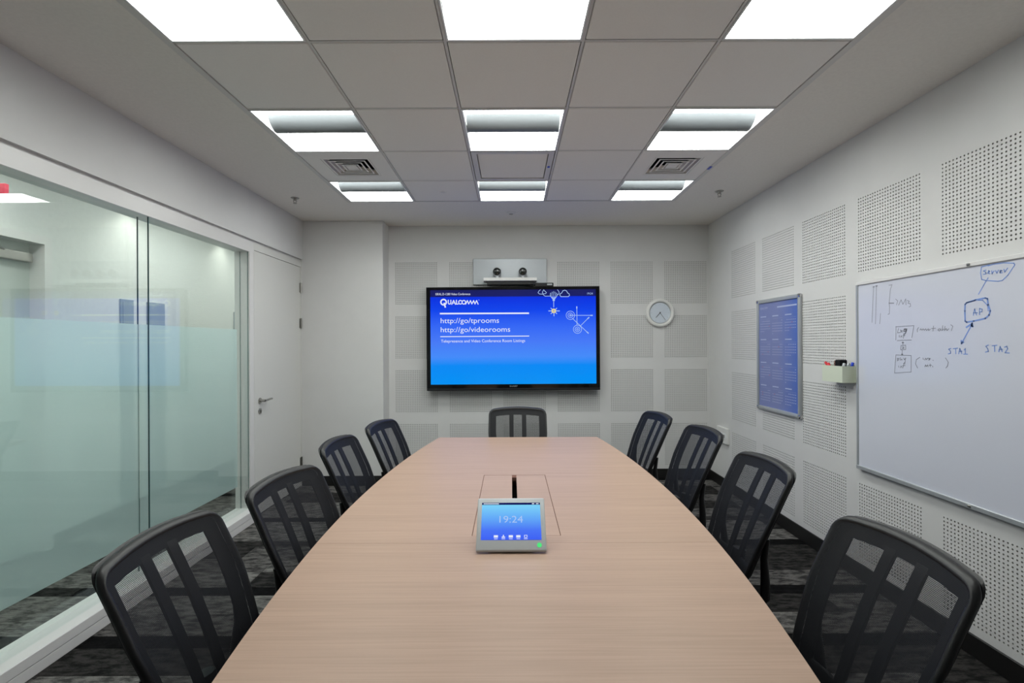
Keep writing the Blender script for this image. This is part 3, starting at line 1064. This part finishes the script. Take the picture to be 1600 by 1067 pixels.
# positions read in a second close-up (830..940 x 440..530 at 11.85x) and brought into the first
def q(px, py):
    sx_, sy_ = 830 + px / 11.854, 440 + py / 11.854
    return tvp((sx_ - 660) * 5.714, (sy_ - 440) * 5.714)
def A(pts, w=9): art.ribbon([q(*p) for p in pts], w / 11.854 * 0.00696, tvmap)
A([(180, 150), (150, 175), (135, 205), (160, 228), (215, 230)])
A([(240, 150), (215, 195), (235, 245), (265, 268), (360, 266)])
A([(240, 150), (270, 185), (290, 200), (280, 220), (215, 230)])
A([(495, 150), (525, 190), (520, 230), (485, 250)])
A([(560, 278), (540, 250), (545, 225), (575, 210), (595, 170), (630, 158), (665, 172), (685, 210), (712, 225), (718, 255), (695, 278), (560, 278)], 11)
A(circle(424, 240, 62, 18, -30, 210), 10)
A([(362, 262), (412, 330), (438, 330), (486, 262)], 10)
A([(398, 190), (390, 250), (418, 330)], 8); A([(450, 190), (458, 250), (432, 330)], 8); A([(424, 180), (424, 330)], 8)
A([(412, 345), (438, 345)], 22); A([(424, 355), (424, 470)], 11)
A([(330, 540), (390, 540)], 16); A([(460, 540), (530, 540)], 16); A([(427, 590), (427, 635)], 14)
A([(372, 490), (395, 512)], 14); A([(480, 490), (458, 512)], 14); A([(372, 592), (395, 570)], 14); A([(480, 592), (458, 570)], 14)
A(circle(732, 622, 78, 28), 9); A(circle(732, 622, 44, 20), 9); A(circle(732, 622, 16, 12), 9)
A(circle(862, 880, 76, 28), 9); A(circle(862, 880, 43, 20), 9); A(circle(862, 880, 16, 12), 9)
A([(732, 622), (1130, 624)], 10); A([(1110, 624), (1140, 624)], 20)
A([(854, 800), (852, 470)], 10); A([(852, 490), (852, 464)], 20)
A([(770, 680), (1060, 950)], 10); A([(1040, 932), (1062, 952)], 20)
A([(915, 820), (1075, 662)], 10); A([(1055, 682), (1076, 662)], 20)
art.build('line_art', 'pixelsoft', screen)['kind'] = 'stuff'
sun = MB()
sun.ribbon([q(*p) for p in circle(424, 540, 26, 14)], 0.018, lambda a, b: (a, 0.0015, b))
sun.build('sun_symbol', 'pixelyellow', screen)
text_mesh('SHARP', 'maker_lettering', 'silver', bz, (0.0, -0.001, -hh + 0.035), (R(90), 0, 0), width=0.085, height=0.016, align='CENTER')

# ---- video conferencing camera unit above the set
cu = tag(empty('conference_camera', (0.0, YB, 2.13)), 'silver twin lens video camera unit mounted above the television', 'camera')
MB().rbox(-0.41, 0.405, -0.03, -0.002, 0.025, 0.31, 0.004, 2).build('back_plate', 'silver', cu)
MB().rbox(-0.29, 0.29, -0.16, -0.03, 0.05, 0.085, 0.006, 2).build('shelf', 'white', cu)
MB().rbox(-0.25, 0.25, -0.14, -0.03, 0.01, 0.05, 0.004, 2).build('lower_housing', 'black', cu)
for x in (-0.143, 0.138):
    hd = MB().lathe([(0.0, 0.04), (0.03, 0.036), (0.045, 0.02), (0.046, -0.02), (0.04, -0.03)], 24, axis='y', at=(x, -0.1, 0.155))
    hd = hd.build('camera_head', 'silver', cu, smooth=True)
    MB().lathe([(0.04, -0.034), (0.043, -0.028)], 24, axis='y', at=(x, -0.1, 0.155)).build('lens_ring', 'black', hd, smooth=True)
    MB().lathe([(0.012, -0.044), (0.026, -0.041), (0.036, -0.033)], 24, axis='y', at=(x, -0.1, 0.155)).build('lens', 'lens', hd, smooth=True)
    MB().tube([(x, -0.1, 0.084), (x, -0.1, 0.12)], 0.022, 14).build('swivel_neck', 'silver', cu)
bxb = tag(empty('receiver_box', (0.372, 5.30, TVZ + hh)), 'small black box with cable on top of the television right', 'box')
MB().rbox(-0.1, 0.1, -0.03, 0.05, 0.0, 0.042, 0.006, 2).build('case', 'black', bxb)
MB().rbox(0.03, 0.085, -0.034, -0.03, 0.016, 0.032, 0.001, 1).build('label_strip', 'silver', bxb)
MB().tube([(-0.1, 0, 0.01), (-0.16, 0.02, 0.008), (-0.24, 0.04, 0.006), (-0.3, 0.04, 0.006)], 0.004, 6).build('cable', 'black', bxb)

# ---- clock
ck = tag(empty('wall_clock', (1.66, YB, CAM_H + 0.335)), 'round white wall clock right of the television', 'clock')
MB().lathe([(0.150, -0.002), (0.158, -0.02), (0.15, -0.036), (0.135, -0.04), (0.123, -0.034), (0.119, -0.02)], 48, axis='y').build('rim', 'white', ck, smooth=True)
MB().lathe([(0.119, -0.021), (0.116, -0.026), (0.111, -0.022)], 48, axis='y').build('inner_ring', 'silver', ck, smooth=True)
face = MB().lathe([(0.118, -0.018), (0.118, -0.0222)], 48, axis='y').build('dial', 'clockface', ck)
tk = MB()
for k in range(12):
    a = R(30 * k)
    tk.ribbon([(0.092 * math.sin(a), 0.092 * math.cos(a)), (0.102 * math.sin(a), 0.102 * math.cos(a))], 0.003, lambda p, r_: (p, -0.0228, r_))
tk.build('hour_marks', 'silver', face)['kind'] = 'stuff'
for nm, ang, L, w in (('hour_hand', 222, 0.068, 0.006), ('minute_hand', 144, 0.1, 0.004)):
    a = R(ang)
    MB().ribbon([(-0.01 * math.sin(a), -0.01 * math.cos(a)), (L * math.sin(a), L * math.cos(a))], w, lambda p, r_: (p, -0.025, r_)).build(nm, 'black', ck)
MB().lathe([(0.006, -0.022), (0.006, -0.027)], 12, axis='y').build('pin', 'black', ck)

# ================================================================== RIGHT WALL THINGS
# calendar: y 3.655..4.30, z 0.92..1.871
cal = tag(empty('calendar_frame', (XR, 3.977, 0.922)), 'aluminium framed blue year calendar on the right wall', 'calendar')
cwid, chei = 0.645, 0.949       # local x = towards viewer? local frame rotated like the wall: x -> -y
cal.rotation_euler = (0, 0, R(-90))
t = 0.032
for nm, a in (('frame_side', (-cwid / 2, -cwid / 2 + t, 0, chei)), ('frame_side', (cwid / 2 - t, cwid / 2, 0, chei)), ('frame_rail', (-cwid / 2 + t, cwid / 2 - t, 0, t)), ('frame_rail', (-cwid / 2 + t, cwid / 2 - t, chei - t, chei))):
    MB().rbox(a[0], a[1], -0.024, -0.002, a[2], a[3], 0.008, 2).build(nm, 'silver', cal, smooth=True)
for sx_ in (-1, 1):
    for z0 in (0.0, chei - 0.03):
        MB().rbox(sx_ * (cwid / 2 - 0.014) - 0.016, sx_ * (cwid / 2 - 0.014) + 0.016, -0.026, -0.002, z0 - 0.002, z0 + 0.032, 0.009, 2).build('corner_cap', 'chrome', cal, smooth=True)
M['poster'] = mat('blue_poster_sheen', (62, 84, 176), 0.18, spec=0.5)
n_, l_, b_ = nodes_of(M['poster'])
tc_ = n_.new('ShaderNodeTexCoord'); sp_ = n_.new('ShaderNodeSeparateXYZ'); rp_ = n_.new('ShaderNodeValToRGB'); mr_ = n_.new('ShaderNodeMapRange')
mr_.inputs['From Min'].default_value = 0.0; mr_.inputs['From Max'].default_value = 0.32
rp_.color_ramp.elements[0].color = s2l((120, 130, 184)); rp_.color_ramp.elements[1].color = s2l((62, 102, 192))  # blue print, paled on the left: white wall reflection painted into the colour
l_.new(tc_.outputs['Object'], sp_.inputs[0]); l_.new(sp_.outputs['X'], mr_.inputs['Value']); l_.new(mr_.outputs[0], rp_.inputs[0]); l_.new(rp_.outputs[0], b_.inputs['Base Color'])
po = MB().box(-cwid / 2 + 0.02, cwid / 2 - 0.02, -0.012, -0.006, 0.02, chei - 0.02).build('poster', 'poster', cal)
pr, pr2 = MB(), MB()
cm = lambda a, b: (a, -0.0126, b)
rnd = random.Random(3)
for r_ in range(4):
    for c_ in range(3):
        ox = -0.262 + c_ * 0.187
        oz = 0.80 - r_ * 0.196
        pr.ribbon([(ox, oz), (ox + 0.085, oz)], 0.0085, cm)
        pr.ribbon([(ox, oz - 0.022), (ox + 0.148, oz - 0.022)], 0.0008, cm)
        st = rnd.randrange(0, 7)
        for d in range(30):
            w_, wd = divmod(d + st, 7)
            (pr2 if rnd.random() < 0.03 else pr).ribbon([(ox + wd * 0.0225, oz - 0.04 - w_ * 0.0215), (ox + wd * 0.0225 + 0.007, oz - 0.04 - w_ * 0.0215)], 0.0055, cm)
pr.build('date_print', 'print', po)['kind'] = 'stuff'
pr2.build('accent_print', 'printred', po)['kind'] = 'stuff'
text_mesh('QUALCOMM', 'poster_lettering', 'print', po, (-0.27, -0.0128, 0.862), (R(90), 0, 0), width=0.12, height=0.02)
tt_ = MB().ribbon([(0.0, 0.87), (0.265, 0.87)], 0.012, cm)
tt_.build('title_print', 'print', po)

# whiteboard: y from 0.62 to 3.05; z 0.713..1.872
WBX = XR - 0.022
wbd = tag(empty('whiteboard', (XR, 1.85, 0.713)), 'large whiteboard with handwritten diagrams on the right wall', 'whiteboard')
wbd.rotation_euler = (0, 0, R(-90))
WY0, WY1 = 0.62, 3.055
lx = lambda y: -(y - 1.85)                     # local x runs towards the viewer
WH = 1.16
MB().box(lx(WY1) + 0.006, lx(WY0) - 0.006, -0.02, -0.002, 0.006, WH - 0.006).build('board', 'board', wbd)
MB().rbox(lx(WY1), lx(WY0), -0.028, -0.002, WH - 0.018, WH + 0.004, 0.003, 1).build('frame_rail', 'alu', wbd)
MB().rbox(lx(WY1), lx(WY0), -0.03, -0.002, -0.006, 0.018, 0.003, 1).build('frame_rail', 'silver', wbd)
MB().rbox(lx(WY1) - 0.002, lx(WY1) + 0.014, -0.026, -0.002, 0.0, WH, 0.003, 1).build('frame_side', 'silver', wbd)
MB().rbox(lx(WY0) - 0.014, lx(WY0) + 0.002, -0.026, -0.002, 0.0, WH, 0.003, 1).build('frame_side', 'silver', wbd)
for yy in (2.3, 1.6):
    for zz in (0.006, WH - 0.007):
        MB().rbox(lx(yy) - 0.008, lx(yy) + 0.008, -0.034, -0.028, zz - 0.006, zz + 0.006, 0.002, 1).build('mounting_clip', 'steel', wbd)


def wpx(px, py):
    """mark on the board, read in the close-up of the handwriting -> board coordinates (metres)"""
    sx_, sy_ = 1330 + px / 4.4444, 380 + py / 4.4444
    dx = sx_ - 797.5
    dy = sy_ - 537 + 0.0044 * dx
    Y = WBX * F / dx
    return (lx(Y), CAM_H - dy * Y / F - 0.713)


ink_k, ink_b = MB(), MB()
wmap = lambda a, b: (a, -0.0206, b)
def K(*pts, w=0.0034): ink_k.ribbon([wpx(*p) for p in pts], w, wmap)
def B(*pts, w=0.0042): ink_b.ribbon([wpx(*p) for p in pts], w, wmap)
K((155, 300), (143, 550)); K((176, 298), (167, 560)); K((203, 488), (197, 560))
K((172, 298), (180, 296), w=0.009); K((152, 304), (160, 302), w=0.008)
K((262, 292), (284, 288), (272, 320), (268, 360), (264, 405), (262, 416), (266, 440), (264, 490), (254, 494))
K((262, 416), (295, 416), w=0.006)
K((308, 388), (322, 400), (314, 428)); K((328, 430), (346, 392), (358, 424), (378, 386), (380, 428))
K((388, 398), (402, 402), (394, 416), (410, 420), (412, 438), (400, 442))
K((310, 578), (308, 672)); K((308, 580), (434, 572)); K((434, 572), (419, 655)); K((318, 676), (416, 672))
K((326, 592), (320, 622), (338, 620), (348, 606), (340, 602), (350, 618), (356, 604)); K((370, 594), (384, 596), (380, 612), (364, 612), (366, 598), (382, 606), (374, 626), (362, 632), w=0.006)
K((332, 640), (332, 652)); K((342, 652), (346, 642), (352, 652)); K((366, 630), (360, 660)); K((356, 642), (372, 640))
K((357, 684), (357, 708)); K((352, 690), (362, 690), w=0.007)
K((344, 710), (376, 708), (376, 738), (342, 740), (344, 710)); K((352, 718), (366, 722), (352, 730), (366, 732))
K((352, 742), (351, 776)); K((348, 772), (355, 772), w=0.008)
K((308, 776), (414, 780), (413, 894), (298, 901), (308, 776))
K((318, 798), (318, 818)); K((318, 800), (330, 800), (326, 812), (320, 810)); K((338, 794), (340, 812), (350, 804), (352, 812)); K((362, 796), (366, 810), (376, 796), (370, 838), (360, 836), (372, 824))
K((326, 852), (328, 862)); K((338, 864), (344, 852), (350, 864)); K((362, 840), (356, 866)); K((352, 852), (372, 848))
K((466, 584), (456, 600), (458, 616)); K((476, 604), (482, 594), (490, 604), (498, 594), (506, 604), (516, 594), (522, 606), (534, 594), (536, 606), (548, 596))
K((570, 574), (566, 610)); K((556, 592), (584, 590))
K((612, 592), (600, 602), (610, 610), (620, 594), (622, 606)); K((634, 572), (630, 606), (640, 596)); K((650, 576), (646, 606), (658, 592), (664, 606), (676, 594))
K((690, 566), (704, 576), (694, 606))
K((474, 792), (450, 808), (444, 838), (458, 866))
K((496, 796), (498, 808)); K((508, 810), (514, 798), (520, 808), (528, 798), (542, 800), (536, 812), (546, 798)); K((564, 812), (568, 814))
K((508, 858), (514, 844), (520, 856), (528, 844), (532, 858)); K((546, 838), (546, 858)); K((538, 848), (556, 846)); K((562, 852), (564, 860))
K((652, 796), (672, 826), (666, 852), (654, 866)); 
# blue: server cloud, AP box, stations
B((960, 150), (905, 165), (898, 205), (905, 250), (930, 258), (1018, 264), (1050, 258), (1088, 220), (1136, 150), (1128, 138), (1060, 136), (985, 146), (950, 158))
B((936, 186), (918, 192), (934, 202), (936, 212), (918, 216)); B((948, 206), (962, 196), (954, 190), (948, 208), (964, 212)); B((976, 190), (978, 212), (992, 192)); B((1002, 190), (1012, 208), (1022, 186)); B((1032, 200), (1046, 190), (1034, 188), (1034, 206), (1050, 204)); B((1060, 180), (1066, 200), (1086, 172))
B((950, 240), (920, 290), (883, 354))
B((790, 424), (788, 470), (790, 540), (800, 548), (850, 540), (930, 522), (956, 498), (964, 470), (950, 426), (945, 385), (930, 380), (860, 394), (800, 414), (790, 424), w=0.0075)
B((880, 396), (912, 396), (946, 432), (950, 470)); B((800, 412), (860, 398))
B((846, 500), (856, 456), (868, 498)); B((846, 484), (876, 482)); B((890, 496), (890, 452), (908, 458), (906, 474), (890, 478))
B((838, 562), (766, 692), w=0.006); B((798, 584), (838, 556), (842, 578), (830, 570), w=0.008); B((762, 676), (764, 696), (778, 686), w=0.008)
B((690, 730), (674, 736), (688, 750), (688, 764), (672, 768)); B((706, 732), (738, 728)); B((722, 730), (724, 768)); B((744, 768), (752, 730), (766, 768)); B((746, 752), (768, 750)); B((782, 742), (790, 732), (790, 768)); B((778, 770), (806, 770))
B((950, 706), (932, 716), (944, 730), (950, 750), (930, 756)); B((976, 712), (1010, 708)); B((992, 710), (994, 752)); B((1022, 754), (1032, 716), (1046, 752)); B((1024, 738), (1048, 736)); B((1062, 722), (1078, 716), (1084, 732), (1066, 760), (1096, 762))
ink_k.build('black_handwriting', 'inkblack', wbd)['kind'] = 'stuff'
ink_b.build('blue_handwriting', 'inkblue', wbd)['kind'] = 'stuff'

# pen tray with pens
PTY0, PTY1, PTZ = 3.085, 3.285, 1.241
pt = tag(empty('marker_tray', (XR, (PTY0 + PTY1) / 2, PTZ)), 'cream plastic marker holder on the wall left of the whiteboard', 'tray')
pt.rotation_euler = (0, 0, R(-90))
b = MB()
hl = (PTY1 - PTY0) / 2
dp, zf, zb = 0.092, 0.088, 0.112
b.box(-hl, hl, -dp, -0.002, 0, 0.006)
b.box(-hl, hl, -0.006, -0.002, 0.006, 0.112)
b.prism([(-hl, -dp), (hl, -dp), (hl, -dp + 0.004), (-hl, -dp + 0.004)], 0.006, 0.106)
b.box(-hl, -hl + 0.004, -dp + 0.004, -0.006, 0.006, 0.106).box(hl - 0.004, hl, -dp + 0.004, -0.006, 0.006, 0.106)
b.build('bin', 'cream', pt)
MB().box(-hl + 0.07, -hl + 0.073, -dp + 0.004, -0.006, 0.006, 0.1).build('divider', 'cream', pt)


def pen(name, label, base, tip, body_m, cap_m, r=0.008):
    p = tag(empty(name, base), label, 'marker', 'whiteboard markers in the tray')
    d = Vector(tip) - Vector(base)
    MB().tube([(0, 0, 0), tuple(d * 0.62)], r, 10).build('barrel', body_m, p, smooth=True)
    MB().tube([tuple(d * 0.6), tuple(d * 0.97), tuple(d)], [r * 1.12, r * 1.05, r * 0.7], 10).build('cap', cap_m, p, smooth=True)


xb = XR - 0.05
pen('marker', 'red capped marker at the far end of the holder', (xb + 0.01, 3.21, PTZ + 0.02), (xb - 0.03, 3.272, PTZ + 0.128), 'white', 'red')
pen('marker', 'second red marker leaning beside the first one', (xb - 0.022, 3.185, PTZ + 0.02), (xb - 0.032, 3.238, PTZ + 0.122), 'white', 'red')
pen('marker', 'black capped marker beside the eraser', (xb + 0.03, 3.19, PTZ + 0.02), (xb + 0.018, 3.245, PTZ + 0.124), 'white', 'black')
pen('marker', 'white barrelled marker nearest the eraser', (xb - 0.03, 3.122, PTZ + 0.02), (xb - 0.012, 3.11, PTZ + 0.125), 'white', 'silver')
pen('marker', 'pale marker between the eraser and the blue one', (xb - 0.008, 3.118, PTZ + 0.02), (xb + 0.012, 3.104, PTZ + 0.126), 'white', 'silver')
pen('marker', 'blue capped marker nearest the whiteboard', (xb + 0.013, 3.114, PTZ + 0.02), (xb + 0.036, 3.1, PTZ + 0.13), 'white', 'blue')
er = tag(empty('board_eraser', (xb - 0.005, 3.155, PTZ + 0.07)), 'black felt whiteboard eraser standing in the holder', 'eraser')
MB().rbox(-0.025, 0.025, -0.028, 0.02, -0.06, 0.075, 0.006, 2).build('felt_block', 'fabric', er)
MB().rbox(-0.024, 0.024, 0.02, 0.03, -0.06, 0.07, 0.003, 1).build('grip', 'brushes', er)

# wall outlet box by the far corner
ob = tag(empty('wall_outlet', (XR, 5.0, 0.47)), 'white wall socket box low on the right wall near the far corner', 'outlet')
ob.rotation_euler = (0, 0, R(-90))
MB().rbox(-0.12, 0.12, -0.03, 0.0, 0.0, 0.16, 0.006, 2).build('box', 'white', ob)
for k, mm in ((-0.07, 'red'), (0.0, 'lampwhite'), (0.07, 'green')):
    sk = MB().rbox(k - 0.028, k + 0.028, -0.034, -0.03, 0.05, 0.11, 0.002, 1).build('socket', 'lampwhite', ob)
    MB().rbox(k - 0.012, k + 0.012, -0.037, -0.034, 0.065, 0.095, 0.001, 1).build('socket_insert', mm if mm != 'green' else 'steel', sk)


# ================================================================== CHAIRS
BL = 0.505          # length of backrest
HWX = 0.231


def s_high(x):
    a = abs(x); r = 0.036
    s = BL - 0.018 * (x / HWX) ** 2
    if a > HWX - r:
        s -= r - math.sqrt(max(r * r - (a - (HWX - r)) ** 2, 0))
    return s


def s_low(x):
    a = abs(x); r = 0.05
    if a > HWX - r:
        return r - math.sqrt(max(r * r - (a - (HWX - r)) ** 2, 0))
    return 0.0


def back_pt(x, s, off=0.0):
    wsc = 0.80 + 0.20 * min(1.0, max(0.0, s) / 0.3) ** 0.8
    X = x * wsc
    y = -0.205 - (0.30 * s + 0.20 * s * s) + 0.42 * X * X
    z = 0.475 + s * 0.955
    return (X, y - off * 0.93, z + off * 0.38)


def patch(b, x0, x1, v0, v1, nx, nv, off, th, vfun=None):
    """thick curved patch of the back in (x, v) where v runs from lower to upper outline"""
    def P(i, j, o):
        x = x0 + (x1 - x0) * i / nx
        v = v0 + (v1 - v0) * j / nv
        s = s_low(x) + (s_high(x) - s_low(x)) * v
        return back_pt(x, s, o)
    base = len(b.v)
    for o in (off, off + th):
        for j in range(nv + 1):
            for i in range(nx + 1):
                b.v.append(P(i, j, o))
    W_ = nx + 1
    L_ = W_ * (nv + 1)
    for j in range(nv):
        for i in range(nx):
            a = base + j * W_ + i
            b.face((a, a + 1, a + W_ + 1, a + W_))
            a += L_
            b.face((a, a + W_, a + W_ + 1, a + 1))
    for i in range(nx):
        a = base + i
        b.face((a, a + L_, a + L_ + 1, a + 1))
        a = base + nv * W_ + i
        b.face((a, a + 1, a + L_ + 1, a + L_))
    for j in range(nv):
        a = base + j * W_
        b.face((a, a + W_, a + L_ + W_, a + L_))
        a = base + j * W_ + nx
        b.face((a, a + L_, a + L_ + W_, a + W_))


def xs_fine():
    out = []
    N = 28
    for k in range(N + 1):
        out.append(HWX * math.sin(math.pi / 2 * (2 * k / N - 1)))
    return out


def make_chair():
    ch = empty('office_chair')
    xs = xs_fine()
    # outline frame
    path = [back_pt(x, s_high(x)) for x in xs]
    n = 14
    sh, sl = s_high(HWX), s_low(HWX)
    path += [back_pt(HWX, sh + (sl - sh) * k / n) for k in range(1, n)]
    path += [back_pt(x, s_low(x)) for x in reversed(xs)]
    path += [back_pt(-HWX, sl + (sh - sl) * k / n) for k in range(1, n)]
    pth = [path[0]]
    for p in path[1:]:
        if (Vector(p) - Vector(pth[-1])).length > 0.004:
            pth.append(p)
    rim = MB()
    npt, seg = len(pth), 12
    bk_ = Vector((0, -0.925, 0.38))
    for k in range(npt):
        t_ = (Vector(pth[(k + 1) % npt]) - Vector(pth[k - 1])).normalized()
        n2 = t_.cross(bk_).normalized()
        c0 = Vector(pth[k]) + bk_ * 0.009
        for q in range(seg):
            an = 2 * math.pi * q / seg
            ca, sa = math.cos(an), math.sin(an)
            ca = math.copysign(abs(ca) ** 0.7, ca); sa = math.copysign(abs(sa) ** 0.7, sa)
            rim.v.append(tuple(c0 + n2 * (0.0085 * ca) + bk_ * (0.015 * sa)))
    for k in range(npt):
        i, j = k * seg, ((k + 1) % npt) * seg
        for q in range(seg):
            q2 = (q + 1) % seg
            rim.face((i + q, i + q2, j + q2, j + q))
    rim.build('backrest_frame', 'black', ch, smooth=60)
    # mesh sheet with uv
    b = MB()
    nv = 20
    uvs = []
    for x in xs:
        for j in range(nv + 1):
            s = s_low(x) + (s_high(x) - s_low(x)) * j / nv
            p = back_pt(x, s)
            b.v.append((p[0], p[1] + 0.004, p[2]))
            uvs.append((p[0] + 1, s + 1))
    for i in range(len(xs) - 1):
        for j in range(nv):
            a = i * (nv + 1) + j
            b.face((a, a + 1, a + nv + 2, a + nv + 1))
    ms = bpy.data.meshes.new('backrest_mesh')
    ms.from_pydata(b.v, [], b.f)
    ms.materials.append(M['mesh'])
    uvl = ms.uv_layers.new(name='UVMap')
    for lp in ms.loops:
        uvl.data[lp.index].uv = uvs[lp.vertex_index]
    ms.polygons.foreach_set('use_smooth', [True] * len(ms.polygons))
    obj_from(ms, 'backrest_mesh', ch)
    # rear shell with three windows
    sh_ = MB()
    i0, i1 = 0.178, HWX - 0.001
    patch(sh_, -i1, -i0, 0.0, 1.0, 8, 14, 0.027, 0.008)
    patch(sh_, i0, i1, 0.0, 1.0, 8, 14, 0.027, 0.008)
    patch(sh_, -i0, i0, 0.875, 1.0, 18, 2, 0.027, 0.008)
    patch(sh_, -i0, i0, 0.0, 0.12, 18, 2, 0.027, 0.008)
    sh_.build('backrest_shell', 'black', ch, smooth=50)
    for x0, x1 in ((-0.072, -0.036), (0.034, 0.068)):
        sl_ = MB()
        patch(sl_, x0, x1, 0.1, 0.9, 3, 12, 0.026, 0.014)
        sl_.build('back_slat', 'black', ch, smooth=50)
    # spine and mechanism
    MB().tube([(0, -0.275, 0.56), (0, -0.262, 0.5), (0, -0.21, 0.43), (0, -0.1, 0.40), (0, 0.0, 0.405)], [0.03, 0.034, 0.034, 0.034, 0.03], 10).build('spine', 'black', ch, smooth=60)
    MB().rbox(-0.11, 0.11, -0.13, 0.12, 0.375, 0.425, 0.012, 2).build('tilt_mechanism', 'black', ch)
    # seat cushion
    bm = bmesh.new()
    bmesh.ops.create_cube(bm, size=1)
    for v in bm.verts:
        v.co = (v.co.x * 0.48 * (0.94 if v.co.y < 0 else 1.0), v.co.y * 0.44 + 0.02, 0.46 + v.co.z * 0.07)
    bmesh.ops.bevel(bm, geom=list(bm.edges), offset=0.028, segments=4, profile=0.5, affect='EDGES')
    MB().absorb(bm).build('seat', 'fabric', ch, smooth=60)
    for sg in (-1, 1):
        arm = MB().rbox(sg * 0.235 - 0.027, sg * 0.235 + 0.027, -0.13, 0.08, 0.602, 0.624, 0.010, 3)
        arm = arm.build('armrest', 'black', ch, smooth=60)
        MB().tube([(sg * 0.10, -0.02, 0.41), (sg * 0.215, -0.03, 0.405), (sg * 0.258, -0.04, 0.43), (sg * 0.256, -0.05, 0.53), (sg * 0.238, -0.04, 0.606)], [0.012, 0.012, 0.013, 0.013, 0.013], 10).build('arm_post', 'black', arm, smooth=60)
    for sg in (-1, 1):
        MB().tube([(sg * 0.198, -0.298, 0.68), (sg * 0.195, -0.285, 0.6), (sg * 0.19, -0.292, 0.5), (sg * 0.183, -0.295, 0.43), (sg * 0.165, -0.27, 0.385), (sg * 0.11, -0.16, 0.378), (sg * 0.06, -0.06, 0.395)],
                  [0.010, 0.014, 0.018, 0.02, 0.02, 0.018, 0.016], 10).build('back_support', 'black', ch, smooth=60)
    MB().lathe([(0.026, 0.09), (0.026, 0.25), (0.016, 0.25), (0.016, 0.38)], 16).build('gas_lift', 'black', ch, smooth=True)
    MB().lathe([(0.05, 0.07), (0.055, 0.085), (0.045, 0.12), (0.03, 0.125)], 20).build('base_hub', 'black', ch, smooth=True)
    for k in range(5):
        a = R(72 * k + 90)
        ca, sa = math.cos(a), math.sin(a)
        lg_ = MB().tube([(ca * 0.03, sa * 0.03, 0.095), (ca * 0.15, sa * 0.15, 0.09), (ca * 0.26, sa * 0.26, 0.072)], [0.026, 0.021, 0.016], 8)
        lg_ = lg_.build('base_leg', 'black', ch, smooth=60)
        wx = MB()
        for w_ in (-1, 1):
            i = len(wx.v)
            seg = 14
            for t_ in (0.006, 0.022):
                for s_ in range(seg):
                    an = 2 * math.pi * s_ / seg
                    d_ = 0.026 * math.cos(an)
                    wx.v.append((ca * (0.26 + d_) - sa * t_ * w_, sa * (0.26 + d_) + ca * t_ * w_, 0.0265 + 0.026 * math.sin(an)))
            for s_ in range(seg):
                s2 = (s_ + 1) % seg
                wx.face((i + s_, i + s2, i + seg + s2, i + seg + s_))
            wx.face([i + s_ for s_ in range(seg)]); wx.face([i + seg + s_ for s_ in range(seg)])
        wx.tube([(ca * 0.26, sa * 0.26, 0.02), (ca * 0.26, sa * 0.26, 0.075)], 0.006, 6)
        wx.build('caster', 'black', lg_)
    return ch


chair0 = make_chair()
TOPY = 0.407       # how far the upper edge of the back lies behind the chair's axis
# (x, y of the top of the back, heading in degrees: 90 faces -x, -90 faces +x, 180 faces the viewer)
chairs = [
    (1.072, 1.315, 90, 'black mesh office chair nearest the viewer, on the whiteboard side'),
    (1.178, 2.22, 90, 'black mesh office chair on the whiteboard side, second from the viewer'),
    (1.225, 3.03, 93, 'black mesh office chair below the calendar, third from the viewer'),
    (1.13, 3.68, 97, 'black mesh office chair on the right side nearest the screen wall'),
    (-1.015, 1.39, -90, 'black mesh office chair nearest the viewer, on the glass partition side'),
    (-0.945, 1.99, -98, 'black mesh office chair on the partition side, second from the viewer'),
    (-0.985, 2.72, -92, 'black mesh office chair on the partition side, third from the viewer'),
    (-0.905, 3.325, -98, 'black mesh office chair on the left side nearest the white pier'),
    (0.057, 4.05, 180, 'black mesh office chair at the far end of table below the television'),
]
for i, (x, y, hdg, lab) in enumerate(chairs):
    c_ = chair0 if i == 0 else copy_tree(chair0)
    a = R(hdg)
    # local +y (forward) maps to (-sin a, cos a)
    fx, fy = -math.sin(a), math.cos(a)
    c_.location = (x + fx * TOPY, y + fy * TOPY, 0)
    c_.rotation_euler = (0, 0, a)
    tag(c_, lab, 'chair', 'mesh office chairs round the table')
